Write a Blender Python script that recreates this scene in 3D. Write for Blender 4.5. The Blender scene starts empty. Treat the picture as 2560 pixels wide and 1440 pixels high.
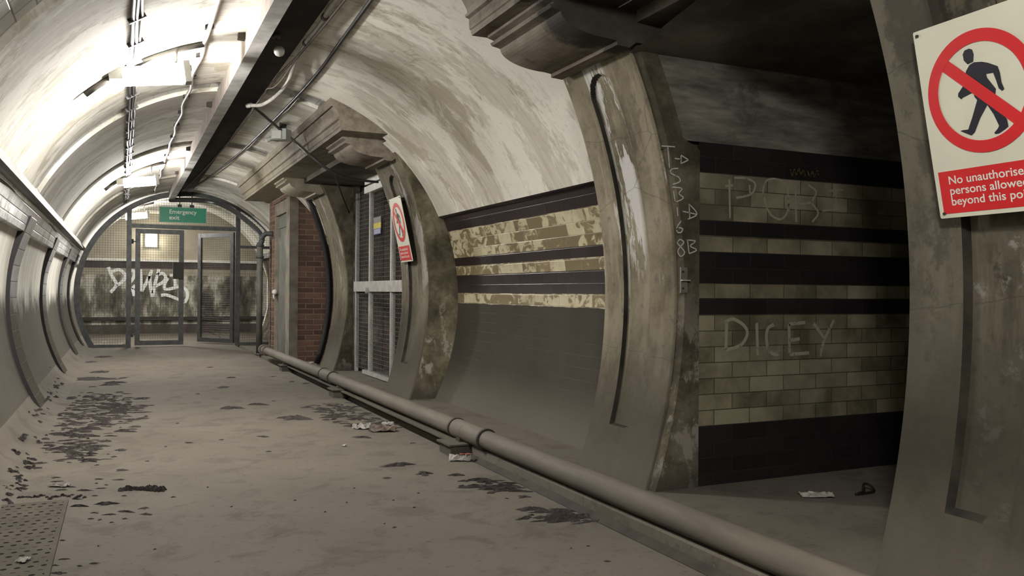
import bpy, bmesh, math, random
from mathutils import Vector, Matrix
rnd = random.Random(11)
C = bpy.context.scene.collection
sc = bpy.context.scene
PI = math.pi

# ------------------------------------------------------------------ camera, light, exposure
CAMZ = 1.0
F = 2097.0                                      # focal length in pixels of the 2560 wide frame
YAW, PIT, ROL = math.radians(24.967), math.radians(0.302), math.radians(0.374)
cy_, sy_, cp_, sp_, cr_, sr_ = math.cos(YAW), math.sin(YAW), math.cos(PIT), math.sin(PIT), math.cos(ROL), math.sin(ROL)
FW = Vector((sy_ * cp_, cy_ * cp_, sp_))
R0 = Vector((cy_, -sy_, 0)); U0 = R0.cross(FW)
RT = cr_ * R0 + sr_ * U0; UP = -sr_ * R0 + cr_ * U0
cam = bpy.data.cameras.new('camera'); co = bpy.data.objects.new('camera', cam); C.objects.link(co)
m = Matrix((RT, UP, -FW)).transposed().to_4x4(); m.translation = (0, 0, CAMZ); co.matrix_world = m
cam.sensor_width = 36; cam.lens = F / 2560 * 36; cam.clip_start = 0.02
sc.camera = co
w = bpy.data.worlds.new('world'); sc.world = w; w.use_nodes = True
w.node_tree.nodes['Background'].inputs[0].default_value = (0.5, 0.5, 0.45, 1)
w.node_tree.nodes['Background'].inputs[1].default_value = 0.0
sc.view_settings.view_transform = 'Standard'; sc.view_settings.look = 'None'
sc.view_settings.gamma = 1; sc.view_settings.use_curve_mapping = False
sc.view_settings.exposure = 0.0
LAMP_E = 485.0                                   # emission of the lamp covers
LAMP_COL = (1.0, 0.965, 0.915)

# ------------------------------------------------------------------ measuring: pixel of the photograph -> point on a real surface
def ray(x, y): return RT * ((x - 1280) / F) - UP * ((y - 720) / F) + FW
def P_floor(x, y, z=0.0):
    d = ray(x, y); t = (z - CAMZ) / d.z; return Vector((0, 0, CAMZ)) + d * t
def P_x(x, y, X): d = ray(x, y); return Vector((0, 0, CAMZ)) + d * (X / d.x)
def P_y(x, y, Y): d = ray(x, y); return Vector((0, 0, CAMZ)) + d * (Y / d.y)
def P_cyl(x, y, R, cx, cz):
    d = ray(x, y); ox, oz = -cx, CAMZ - cz
    a = d.x ** 2 + d.z ** 2; b = 2 * (ox * d.x + oz * d.z); c = ox * ox + oz * oz - R * R
    return Vector((0, 0, CAMZ)) + d * ((-b + math.sqrt(b * b - 4 * a * c)) / (2 * a))
# tunnel section: vault circle, lower wall circle, pilaster front circle
VX, VZ, VR = 1.03, 0.93, 1.84
WX, WZ, WR = 0.90, 0.92, 2.0
def P_vault(x, y, R=VR): return P_cyl(x, y, R, VX, VZ)
def vz(x, R=VR): return VZ + math.sqrt(max(0.0, R * R - (x - VX) ** 2))
def wallx(z, R=WR): return WX + math.sqrt(R * R - (z - WZ) ** 2)
def wallxl(z, R=1.85): return VX - math.sqrt(R * R - (z - VZ) ** 2)
def pilx(z): return -0.26 + math.sqrt(2.85 ** 2 - (z - 0.98) ** 2)

# ------------------------------------------------------------------ node materials
class NM:
    def __init__(s, name, rough=0.85, spec=0.3, metal=0.0):
        s.m = bpy.data.materials.new(name); s.m.use_nodes = True
        s.t = s.m.node_tree; s.b = s.t.nodes['Principled BSDF']
        s.b.inputs['Roughness'].default_value = rough; s.b.inputs['Metallic'].default_value = metal
        s.b.inputs['Specular IOR Level'].default_value = spec
        s._g = None
    def n(s, typ, **k):
        n = s.t.nodes.new(typ)
        for a, v in k.items(): setattr(n, a, v)
        return n
    def put(s, sock, v):
        if hasattr(v, 'links') or isinstance(v, bpy.types.NodeSocket): s.t.links.new(v, sock)
        else:
            if isinstance(v, tuple) and len(v) == 3 and sock.type == 'RGBA': v = v + (1,)
            sock.default_value = v
    def pos(s):
        if s._g is None: s._g = s.n('ShaderNodeNewGeometry').outputs['Position']
        return s._g
    def obj(s): return s.n('ShaderNodeTexCoord').outputs['Object']
    def sep(s, v):
        n = s.n('ShaderNodeSeparateXYZ'); s.put(n.inputs[0], v); return n.outputs
    def comb(s, x, y, z):
        n = s.n('ShaderNodeCombineXYZ')
        for i, v in enumerate((x, y, z)): s.put(n.inputs[i], v)
        return n.outputs[0]
    def scale(s, v, k):
        n = s.n('ShaderNodeVectorMath', operation='MULTIPLY'); s.put(n.inputs[0], v); n.inputs[1].default_value = k; return n.outputs[0]
    def math(s, op, a, b=0.0, c=None, clamp=False):
        n = s.n('ShaderNodeMath', operation=op, use_clamp=clamp); s.put(n.inputs[0], a); s.put(n.inputs[1], b)
        if c is not None: s.put(n.inputs[2], c)
        return n.outputs[0]
    def noise(s, scale, detail=4, v=None, rough=0.55, dist=0.0):
        n = s.n('ShaderNodeTexNoise'); s.put(n.inputs['Vector'], s.pos() if v is None else v)
        n.inputs['Scale'].default_value = scale; n.inputs['Detail'].default_value = detail
        n.inputs['Roughness'].default_value = rough; n.inputs['Distortion'].default_value = dist
        return n.outputs[0]
    def vor(s, scale, v=None, feature='DISTANCE_TO_EDGE'):
        n = s.n('ShaderNodeTexVoronoi', feature=feature); s.put(n.inputs['Vector'], s.pos() if v is None else v)
        n.inputs['Scale'].default_value = scale; return n.outputs['Distance']
    def white(s, v):
        n = s.n('ShaderNodeTexWhiteNoise'); s.put(n.inputs['Vector'], v); return n.outputs['Value']
    def step(s, v, lo, hi):
        n = s.n('ShaderNodeMapRange', interpolation_type='SMOOTHSTEP'); s.put(n.inputs[0], v)
        n.inputs[1].default_value = lo; n.inputs[2].default_value = hi; return n.outputs[0]
    def ramp(s, f, stops, const=False):
        n = s.n('ShaderNodeValToRGB'); s.put(n.inputs[0], f); cr = n.color_ramp
        cr.interpolation = 'CONSTANT' if const else 'LINEAR'
        while len(cr.elements) < len(stops): cr.elements.new(0.5)
        for e, (p, c) in zip(cr.elements, stops): e.position = p; e.color = tuple(c) + (1,)
        return n.outputs[0]
    def mix(s, f, a, b, mode='MIX'):
        n = s.n('ShaderNodeMix', data_type='RGBA', blend_type=mode)
        s.put(n.inputs[0], f); s.put(n.inputs[6], a); s.put(n.inputs[7], b); return n.outputs[2]
    def col(s, v): s.put(s.b.inputs['Base Color'], v); return s
    def rough(s, v): s.put(s.b.inputs['Roughness'], v); return s
    def bump(s, h, strength=0.3, dist=0.01):
        n = s.n('ShaderNodeBump'); s.put(n.inputs['Height'], h); n.inputs['Strength'].default_value = strength
        n.inputs['Distance'].default_value = dist; s.put(s.b.inputs['Normal'], n.outputs[0]); return s

def flat(name, col, rough=0.7, metal=0.0, var=0.12, scale=14, spec=0.3):
    a = NM(name, rough, spec, metal)
    f = a.noise(scale, 4)
    lo = tuple(c * (1 - var * 1.6) for c in col); hi = tuple(min(1, c * (1 + var)) for c in col)
    a.col(a.ramp(f, [(0.3, lo), (0.7, hi)])); return a.m

DUST = (0.046, 0.040, 0.030)
def dusty(a, c, top=0.85, soft=0.35, amount=0.95, col=DUST):
    """settled brake dust on the lower part of a wall: an uneven brown coat"""
    z = a.sep(a.pos())[2]
    n = a.noise(3.0, 5)
    h = a.math('ADD', z, a.math('MULTIPLY', a.math('SUBTRACT', n, 0.5), 0.5))
    f = a.math('SUBTRACT', 1.0, a.step(h, top - soft, top + soft))
    d = a.ramp(a.noise(20, 3), [(0.3, tuple(k * .85 for k in col)), (0.7, tuple(k * 1.12 for k in col))])
    d = a.mix(a.math('SUBTRACT', 1.0, a.step(h, 0.0, 0.50)), d, (0.092, 0.081, 0.063))     # thickest where it meets the floor
    return a.mix(a.math('MULTIPLY', f, amount), c, d)

def m_plaster():
    a = NM('old plaster', 0.9)
    x, y, z = a.sep(a.pos()); p = a.pos()
    q = a.comb(x, a.math('ADD', y, a.math('MULTIPLY', a.noise(2.2, 4), 0.10)), z)
    st = a.noise(1.0, 6, a.scale(q, (2.2, 20, 2.2)), 0.72)          # brush streaks round the arch
    big = a.noise(1.0, 7, a.scale(q, (1, 2.2, 1)), 0.7)
    c = a.ramp(st, [(0.25, (0.47, 0.435, 0.37)), (0.5, (0.60, 0.57, 0.50)), (0.75, (0.73, 0.71, 0.645))])
    pt = a.noise(1.5, 9, a.scale(q, (1, 1.7, 1)), 0.70, 0.7)
    c = a.mix(a.math('MULTIPLY', a.step(pt, 0.535, 0.575), 0.60), c, (0.36, 0.325, 0.225))
    c = a.mix(a.math('MULTIPLY', a.step(big, 0.48, 0.55), 0.78), c, (0.86, 0.845, 0.775))
    dk = a.noise(2.0, 8, a.scale(q, (1, 3.0, 1)), 0.74)
    c = a.mix(a.math('MULTIPLY', a.step(dk, 0.545, 0.70), 0.40), c, (0.27, 0.24, 0.19))
    sp = a.noise(16, 5, a.scale(q, (1, 1.6, 1)), .7)
    c = a.mix(a.math('MULTIPLY', a.step(sp, 0.57, 0.66), 0.28), c, (0.34, 0.305, 0.235))
    a.col(c).bump(st, 0.2, 0.005); return a.m
def m_plaster_low():
    a = NM('dusty wall panel', 0.9)
    p = a.pos()
    st = a.noise(1.0, 4, a.scale(p, (2, 7, 1.0)), 0.6)
    c = a.ramp(st, [(0.3, (0.56, 0.54, 0.475)), (0.7, (0.80, 0.785, 0.72))])
    c = dusty(a, c, 0.90, 0.13, 1.0, (0.076, 0.068, 0.054))
    a.col(c).bump(a.noise(30, 3), 0.2, 0.004); return a.m
def m_concrete(peel=False, k=1.0):
    a = NM('weathered concrete', 0.88)
    p = a.pos()
    n1 = a.noise(2.0, 8, p, 0.7); n2 = a.noise(8, 7, p, 0.68); n3 = a.noise(1.6, 7, a.scale(p, (1, 2.2, .55)), 0.7); n4 = a.noise(3.5, 6, a.scale(p, (1, 3.0, .4)), .65)
    z = a.sep(p)[2]
    c = a.ramp(n1, [(0.33, (0.065, 0.055, 0.036)), (0.48, (0.175, 0.148, 0.098)), (0.63, (0.285, 0.252, 0.185))])
    c = a.mix(a.math('MULTIPLY', a.step(n4, 0.50, 0.62), 0.5), c, (0.32, 0.278, 0.195))
    c = a.mix(a.math('MULTIPLY', a.step(n2, 0.54, 0.68), 0.6), c, (0.060, 0.052, 0.036))
    pw = a.math('MULTIPLY', a.step(n3, 0.565, 0.60), a.step(z, .85, 1.2))
    c = a.mix(a.math('MULTIPLY', pw, 0.85), c, (0.47, 0.44, 0.39))
    if peel:                                               # flaking white paint in the sunk panel
        y = a.sep(p)[1]
        inp = a.math('MULTIPLY', a.math('MULTIPLY', a.step(y, 3.83, 3.88), a.math('SUBTRACT', 1.0, a.step(y, 4.0, 4.045))), a.step(z, 1.0, 1.35))
        fl = a.noise(2.6, 6, a.scale(p, (1, 3.4, .75)), .68)
        c = a.mix(a.math('MULTIPLY', a.math('MULTIPLY', inp, a.step(fl, 0.465, 0.49)), 0.88), c, (0.58, 0.56, 0.53))
        ed = a.math('MULTIPLY', a.math('MULTIPLY', a.step(y, 4.025, 4.032), a.math('SUBTRACT', 1.0, a.step(y, 4.042, 4.05))), a.step(a.noise(5, 4), .42, .5))
        c = a.mix(a.math('MULTIPLY', a.math('MULTIPLY', ed, a.step(z, .8, 1.1)), .8), c, (0.55, 0.53, 0.49))
    if k == .52:                                           # pale and dark blotches on the nearest pilaster
        bl = a.noise(4.2, 8, p, .72); bm_ = a.noise(2.7, 8, a.scale(p, (1, 1, .8)), .74)
        c = a.mix(a.math('MULTIPLY', a.step(bm_, .52, .60), .8), c, (0.035, 0.032, 0.024))
        c = a.mix(a.math('MULTIPLY', a.math('MULTIPLY', a.step(bl, .56, .62), a.math('SUBTRACT', 1.0, a.step(a.sep(p)[1], 1.90, 1.96))), .8), c, (0.46, 0.43, 0.38))
        c = a.mix(a.math('MULTIPLY', a.step(a.sep(p)[1], 1.90, 1.98), .35), c, (0.26, 0.235, 0.175))
    cr = a.math('SUBTRACT', 1.0, a.step(a.vor(0.9, a.mix(0.06, a.scale(p, (.5, .6, 1.9)), a.n('ShaderNodeTexNoise').outputs[1])), 0.0, 0.006))
    c = a.mix(a.math('MULTIPLY', cr, 0.35), c, (0.04, 0.035, 0.025))
    if k != 1.0: c = a.mix(1.0, c, (k, k * 1.02, k * 1.06), 'MULTIPLY')
    c = dusty(a, c, 0.66, 0.42, 0.95) if k != .52 else dusty(a, c, 0.86, 0.40, 0.85, (0.030, 0.026, 0.018))
    a.col(c).bump(a.math('ADD', n1, a.math('MULTIPLY', n2, .6)), 0.55, 0.012); return a.m
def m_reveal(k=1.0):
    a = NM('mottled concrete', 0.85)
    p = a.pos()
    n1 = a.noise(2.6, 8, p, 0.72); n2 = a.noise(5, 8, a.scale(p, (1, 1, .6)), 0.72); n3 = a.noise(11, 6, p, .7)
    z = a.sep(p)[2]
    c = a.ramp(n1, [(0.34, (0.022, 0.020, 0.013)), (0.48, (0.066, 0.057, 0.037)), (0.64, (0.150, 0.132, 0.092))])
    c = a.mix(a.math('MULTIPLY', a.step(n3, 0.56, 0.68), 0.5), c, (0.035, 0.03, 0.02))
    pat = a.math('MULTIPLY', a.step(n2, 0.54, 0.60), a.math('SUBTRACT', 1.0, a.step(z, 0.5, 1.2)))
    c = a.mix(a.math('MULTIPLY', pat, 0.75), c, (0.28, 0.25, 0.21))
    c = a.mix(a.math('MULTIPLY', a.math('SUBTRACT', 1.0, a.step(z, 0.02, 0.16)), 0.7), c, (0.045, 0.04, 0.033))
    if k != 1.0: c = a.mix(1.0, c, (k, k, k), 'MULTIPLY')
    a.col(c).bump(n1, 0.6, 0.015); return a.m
def m_floor():
    a = NM('dusty floor', 0.92)
    p = a.pos()
    n1 = a.noise(0.9, 6, p, .6); n2 = a.noise(20, 6, p, .75); n3 = a.noise(4.0, 7, p, .68, .5)
    c = a.ramp(n1, [(0.3, (0.112, 0.099, 0.080)), (0.7, (0.152, 0.135, 0.110))])
    c = a.mix(a.math('MULTIPLY', a.step(n3, 0.50, 0.64), 0.5), c, (0.070, 0.058, 0.046))
    c = a.mix(a.math('MULTIPLY', a.step(n2, 0.57, 0.66), 0.5), c, (0.050, 0.042, 0.034))
    c = a.mix(a.math('MULTIPLY', a.step(a.noise(60, 3), 0.64, 0.72), 0.5), c, (0.19, 0.17, 0.15))
    sc_ = a.vor(1.5, a.scale(p, (1, 1, 0)), 'F1')                  # shoe scuffs: soft dark ovals
    scm = a.math('SUBTRACT', 1.0, a.step(sc_, 0.05, 0.20))
    c = a.mix(a.math('MULTIPLY', a.math('MULTIPLY', scm, a.step(a.noise(16, 5, None, .7), 0.42, 0.56)), 0.55), c, (0.052, 0.043, 0.036))
    a.col(c).bump(a.math('ADD', n2, a.math('MULTIPLY', n3, .8)), 0.35, 0.008); return a.m
def tile_grid(a, hor, ver, wd, ht, z0, mortar=0.004, seed=0.0):
    r_ = a.math('DIVIDE', a.math('SUBTRACT', ver, z0), ht); row = a.math('FLOOR', r_)
    par = a.math('MULTIPLY', a.math('MODULO', a.math('ADD', row, 100.0), 2.0), 0.5)
    c_ = a.math('ADD', a.math('DIVIDE', hor, wd), par); colm = a.math('FLOOR', c_)
    fr, fc = a.math('FRACT', r_), a.math('FRACT', c_)
    jr = a.math('MINIMUM', fr, a.math('SUBTRACT', 1.0, fr)); jc = a.math('MINIMUM', fc, a.math('SUBTRACT', 1.0, fc))
    d = a.math('MINIMUM', a.math('MULTIPLY', jr, ht), a.math('MULTIPLY', jc, wd))
    edge_line = a.math('SUBTRACT', 1.0, a.step(d, mortar * .4, mortar))
    return edge_line, a.white(a.comb(colm, row, seed)), a.white(a.comb(colm, row, seed + 7.3)), a.math('MULTIPLY', jr, ht)
def m_bay_tiles():
    a = NM('banded wall tiles', 0.3, 0.5)
    x, y, z = a.sep(a.pos())
    j, r1, r2, jr = tile_grid(a, y, z, 0.235, 0.0828, 0.0738, 0.003)
    p = a.comb(a.math('ADD', y, a.math('MULTIPLY', r1, 9.0)), a.math('MULTIPLY', z, 1.6), r2)
    wipe = a.noise(6.5, 4, p, 0.55, 1.2)
    f = a.math('ADD', wipe, a.math('MULTIPLY', a.math('SUBTRACT', r2, 0.5), 0.32))
    cream = a.ramp(f, [(0.44, (0.185, 0.145, 0.082)), (0.50, (0.235, 0.19, 0.112)), (0.545, (0.52, 0.465, 0.31)), (0.75, (0.60, 0.55, 0.39))])
    cream = a.mix(a.math('MULTIPLY', a.step(a.noise(3, 5), .55, .68), .5), cream, (0.27, 0.21, 0.115))
    dark = a.ramp(r1, [(0.0, (0.012, 0.009, 0.012)), (0.5, (0.020, 0.011, 0.012)), (1.0, (0.027, 0.019, 0.022))])
    zz = a.math('DIVIDE', z, 2.0)
    isd = a.ramp(zz, [(0.0, (0, 0, 0)), (0.494, (1, 1, 1)), (0.578, (0, 0, 0)), (0.619, (1, 1, 1)), (0.660, (0, 0, 0)), (0.7815, (1, 1, 1))], True)
    c = a.mix(isd, cream, dark)
    c = a.mix(a.math('MULTIPLY', j, 0.5), c, a.mix(isd, (0.26, 0.22, 0.145), (0.05, 0.04, 0.038)))
    duf = a.math('SUBTRACT', 1.0, a.step(a.math('ADD', z, a.math('MULTIPLY', a.math('SUBTRACT', a.noise(5, 4), .5), .02)), 0.893, 0.903))
    dc = a.ramp(a.noise(2.2, 6, None, .65), [(0.3, (0.026, 0.0232, 0.0155)), (0.7, (0.037, 0.0328, 0.0228))])
    jl = a.math('MULTIPLY', a.math('SUBTRACT', 1.0, a.step(jr, 0.001, 0.0025)), a.step(a.noise(1.4, 3), .45, .65))
    dc = a.mix(a.math('MULTIPLY', jl, 0.5), dc, (0.11, 0.10, 0.078))
    dc = a.mix(a.math('SUBTRACT', 1.0, a.step(z, 0.0, 0.42)), dc, (0.100, 0.088, 0.068))
    c = a.mix(duf, c, dc)
    haze = a.math('MULTIPLY', a.math('SUBTRACT', 1.0, a.step(z, 0.9, 1.16)), 0.55)
    c = a.mix(a.math('MULTIPLY', haze, isd), c, (0.050, 0.040, 0.034))
    a.col(c).rough(a.math('ADD', 0.28, a.math('MULTIPLY', duf, 0.6)))
    a.bump(a.math('SUBTRACT', 1.0, j), 0.3, 0.003); return a.m
def m_passage_tiles():
    a = NM('passage tiles', 0.4, 0.4)
    x, y, z = a.sep(a.pos())
    j, r1, r2, jr = tile_grid(a, a.math('ADD', a.math('SUBTRACT', x, 2.71 - 0.1175), y), z, 0.235, 0.0826, 0.0617 - 0.0826, 0.0032, 3.0)
    n = a.noise(4.5, 6, None, 0.65)
    f = a.math('ADD', n, a.math('MULTIPLY', a.math('SUBTRACT', r1, 0.5), 0.28))
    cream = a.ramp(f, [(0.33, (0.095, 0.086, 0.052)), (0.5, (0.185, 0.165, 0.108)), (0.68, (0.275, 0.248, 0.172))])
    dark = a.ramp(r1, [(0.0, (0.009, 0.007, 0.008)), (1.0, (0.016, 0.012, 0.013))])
    zz = a.math('DIVIDE', z, 2.0)
    isd = a.ramp(zz, [(0.0, (1, 1, 1)), (0.155, (0, 0, 0)), (0.4445, (1, 1, 1)), (0.4855, (0, 0, 0)), (0.527, (1, 1, 1)), (0.6085, (0, 0, 0)), (0.650, (1, 1, 1)), (0.691, (0, 0, 0)), (0.815, (1, 1, 1))], True)
    c = a.mix(isd, cream, dark)
    jm = a.math('MULTIPLY', j, 0.9)
    c = a.mix(jm, c, a.mix(isd, (0.035, 0.028, 0.018), (0.022, 0.018, 0.016)))
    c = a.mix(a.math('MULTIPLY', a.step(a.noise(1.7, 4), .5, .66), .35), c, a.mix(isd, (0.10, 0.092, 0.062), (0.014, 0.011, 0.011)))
    a.col(c).rough(a.math('ADD', 0.4, a.math('MULTIPLY', n, .3))).bump(a.math('SUBTRACT', 1.0, j), 0.3, 0.003); return a.m
def m_white_tiles(name, axis, wd, ht, soot=0.5, dust=True, k=1.0):
    a = NM(name, 0.25, 0.5)
    x, y, z = a.sep(a.pos())
    if axis == 'arc':                                      # angle round the vault
        ang = a.math('MULTIPLY', a.math('ARCTAN2', a.math('SUBTRACT', z, VZ), a.math('SUBTRACT', x, VX)), VR)
    else: ang = z
    j, r1, r2, _ = tile_grid(a, y, ang, wd, ht, 0.02, 0.006, 5.0)
    c = a.ramp(r1, [(0.0, (0.40 * k, 0.405 * k, 0.41 * k)), (1.0, (0.55 * k, 0.55 * k, 0.55 * k))])
    s = a.noise(1.6, 6, a.scale(a.pos(), (1, 1.2, 1.0)), 0.7)
    c = a.mix(a.math('MULTIPLY', a.step(s, 0.5, 0.66), soot), c, (0.045, 0.04, 0.035))
    c = a.mix(a.math('MULTIPLY', j, 0.8), c, (0.16, 0.14, 0.11))
    if dust: c = dusty(a, c, 0.88, 0.14, 1.0, (0.076, 0.068, 0.054))
    a.col(c).bump(a.math('SUBTRACT', 1.0, j), 0.4, 0.004); return a.m
def m_brick():
    a = NM('red brick', 0.9)
    x, y, z = a.sep(a.pos())
    j, r1, r2, _ = tile_grid(a, a.math('ADD', x, y), z, 0.225, 0.075, 0.0, 0.011, 2.0)
    c = a.ramp(r1, [(0.0, (0.095, 0.058, 0.047)), (0.4, (0.145, 0.082, 0.062)), (0.8, (0.22, 0.122, 0.088)), (1.0, (0.145, 0.102, 0.084))])
    c = a.mix(a.math('MULTIPLY', a.step(a.noise(9, 5), .5, .7), .35), c, (0.08, 0.05, 0.04))
    c = a.mix(a.math('MULTIPLY', j, 0.8), c, (0.25, 0.195, 0.155))
    c = a.mix(a.math('MULTIPLY', a.step(a.noise(1.8, 5), .45, .7), .5), c, (0.085, 0.068, 0.055))
    a.col(c).bump(a.math('SUBTRACT', a.noise(25, 3), a.math('MULTIPLY', j, 1.5)), 0.6, 0.008); return a.m
def m_end_wall():
    a = NM('stained end wall', 0.6)
    x, y, z = a.sep(a.pos())
    n = a.noise(1.3, 7, a.scale(a.pos(), (2.0, 1, 0.8)), 0.7)
    up = a.ramp(a.noise(1.2, 6, None, .65), [(0.3, (0.30, 0.265, 0.20)), (0.7, (0.58, 0.54, 0.43))])
    low = a.ramp(n, [(0.38, (0.030, 0.028, 0.022)), (0.50, (0.16, 0.15, 0.11)), (0.60, (0.55, 0.53, 0.45))])
    zz = a.math('DIVIDE', z, 4.0)
    c = a.mix(a.ramp(zz, [(0.0, (0, 0, 0)), (0.41, (1, 1, 1))], True), low, up)
    band = a.ramp(zz, [(0.0, (1, 1, 1)), (0.05, (0, 0, 0)), (0.372, (1, 1, 1)), (0.412, (0, 0, 0))], True)
    c = a.mix(a.math('MULTIPLY', band, .92), c, (0.055, 0.04, 0.036))
    st = a.ramp(zz, [(0.0, (0, 0, 0)), (0.335, (1, 1, 1)), (0.372, (0, 0, 0))], True)
    c = a.mix(a.math('MULTIPLY', st, .85), c, (0.36, 0.32, 0.24))
    j, _, _, _ = tile_grid(a, x, z, 0.235, 0.083, 0.0, 0.006)
    c = a.mix(a.math('MULTIPLY', a.math('MULTIPLY', j, .4), a.math('LESS_THAN', z, 1.64)), c, (0.03, 0.03, 0.025))
    a.col(c); return a.m
def m_sooty():
    a = NM('sooty plaster', 0.92)
    n = a.noise(2.0, 6, a.scale(a.pos(), (1, 1, 3)), .65)
    c = a.ramp(n, [(0.3, (0.035, 0.031, 0.025)), (0.52, (0.09, 0.081, 0.064)), (0.7, (0.18, 0.163, 0.13))])
    a.col(c).bump(n, .4, .01); return a.m
def m_greyplaster():
    a = NM('grey lined plaster', 0.92)
    p = a.pos(); n = a.noise(2.0, 7, a.scale(p, (1.2, 1, 6)), .68); n2 = a.noise(3.5, 6, p, .7)
    c = a.ramp(n, [(0.32, (0.055, 0.052, 0.044)), (0.5, (0.135, 0.128, 0.108)), (0.68, (0.235, 0.222, 0.188))])
    c = a.mix(a.math('MULTIPLY', a.step(n2, .54, .68), .6), c, (0.045, 0.042, 0.034))
    a.col(c).bump(n, .4, .01); return a.m
def m_cornice():
    a = NM('stained cornice', 0.85)
    n = a.noise(3, 6, a.scale(a.pos(), (3, .7, 3)), .65); n2 = a.noise(7, 5)
    c = a.ramp(n, [(0.3, (0.10, 0.083, 0.063)), (0.5, (0.19, 0.163, 0.128)), (0.72, (0.31, 0.278, 0.225))])
    c = a.mix(a.math('MULTIPLY', a.step(n2, .54, .68), .55), c, (0.065, 0.053, 0.042))
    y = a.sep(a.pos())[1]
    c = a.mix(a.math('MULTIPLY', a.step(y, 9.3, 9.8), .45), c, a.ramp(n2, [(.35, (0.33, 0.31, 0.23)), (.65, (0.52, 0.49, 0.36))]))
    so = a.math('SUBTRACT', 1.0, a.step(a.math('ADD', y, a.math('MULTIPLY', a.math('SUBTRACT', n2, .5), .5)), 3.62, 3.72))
    c = a.mix(a.math('MULTIPLY', so, .85), c, (0.018, 0.016, 0.014))     # near end of cornice and bracket blackened
    a.col(c).bump(n2, .25, .006); return a.m
def m_pipe():
    a = NM('dusty iron pipe', 0.75, 0.4)
    n = a.noise(3, 5, a.scale(a.pos(), (6, 1, 6)), .6)
    c = a.ramp(n, [(0.3, (0.100, 0.088, 0.070)), (0.7, (0.145, 0.128, 0.102))])
    c = a.mix(a.math('MULTIPLY', a.step(a.noise(14, 4), .6, .75), .4), c, (0.06, 0.05, 0.04))
    a.col(c).bump(n, .15, .004); return a.m
def m_plate():
    a = NM('perforated steel plate', 0.9, 0.1, 0.0)
    x, y, z = a.sep(a.pos())
    def dots(px, py, ox, oy, r, w_=1.0, h_=1.0):
        fx = a.math('SUBTRACT', a.math('FRACT', a.math('DIVIDE', a.math('ADD', x, ox), px)), .5)
        fy = a.math('SUBTRACT', a.math('FRACT', a.math('DIVIDE', a.math('ADD', y, oy), py)), .5)
        d = a.math('SQRT', a.math('ADD', a.math('POWER', a.math('MULTIPLY', fx, px * w_), 2.0), a.math('POWER', a.math('MULTIPLY', fy, py * h_), 2.0)))
        return a.math('LESS_THAN', d, r)
    h = a.math('MAXIMUM', dots(.042, .155, 0, 0, .0105), dots(.042, .155, .012, .052, .0105))
    h = a.math('MAXIMUM', h, dots(.042, .155, .02, .105, .005, .5, 1.6))
    inside = a.math('MULTIPLY', a.math('LESS_THAN', x, -.235), a.math('LESS_THAN', y, 4.44))
    h = a.math('MULTIPLY', h, inside)
    c = a.ramp(a.noise(5, 5), [(.3, (0.085, 0.075, 0.058)), (.7, (0.118, 0.104, 0.082))])
    c = a.mix(h, c, (0.006, 0.005, 0.004))
    a.col(c); return a.m
def m_emit(name, col, e):
    a = NM(name); a.b.inputs['Base Color'].default_value = (.8, .8, .78, 1)
    a.b.inputs['Emission Color'].default_value = col + (1,); a.b.inputs['Emission Strength'].default_value = e; return a.m
def m_chalk(name, col, cut=(0.40, 0.56), scale=90):
    a = NM(name, 0.9)
    f = a.step(a.noise(scale, 3), *cut)
    a.col(col); t = a.n('ShaderNodeBsdfTransparent'); mx = a.n('ShaderNodeMixShader')
    a.put(mx.inputs[0], f); a.put(mx.inputs[1], t.outputs[0]); a.put(mx.inputs[2], a.b.outputs[0])
    a.put(a.t.nodes['Material Output'].inputs[0], mx.outputs[0]); return a.m
def m_dirt():
    a = NM('dried dirt', 0.95)
    n = a.noise(45, 4, None, .7)
    a.col(a.ramp(n, [(.3, (0.024, 0.021, 0.020)), (.7, (0.060, 0.051, 0.047))])).bump(n, .6, .006); return a.m

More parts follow.
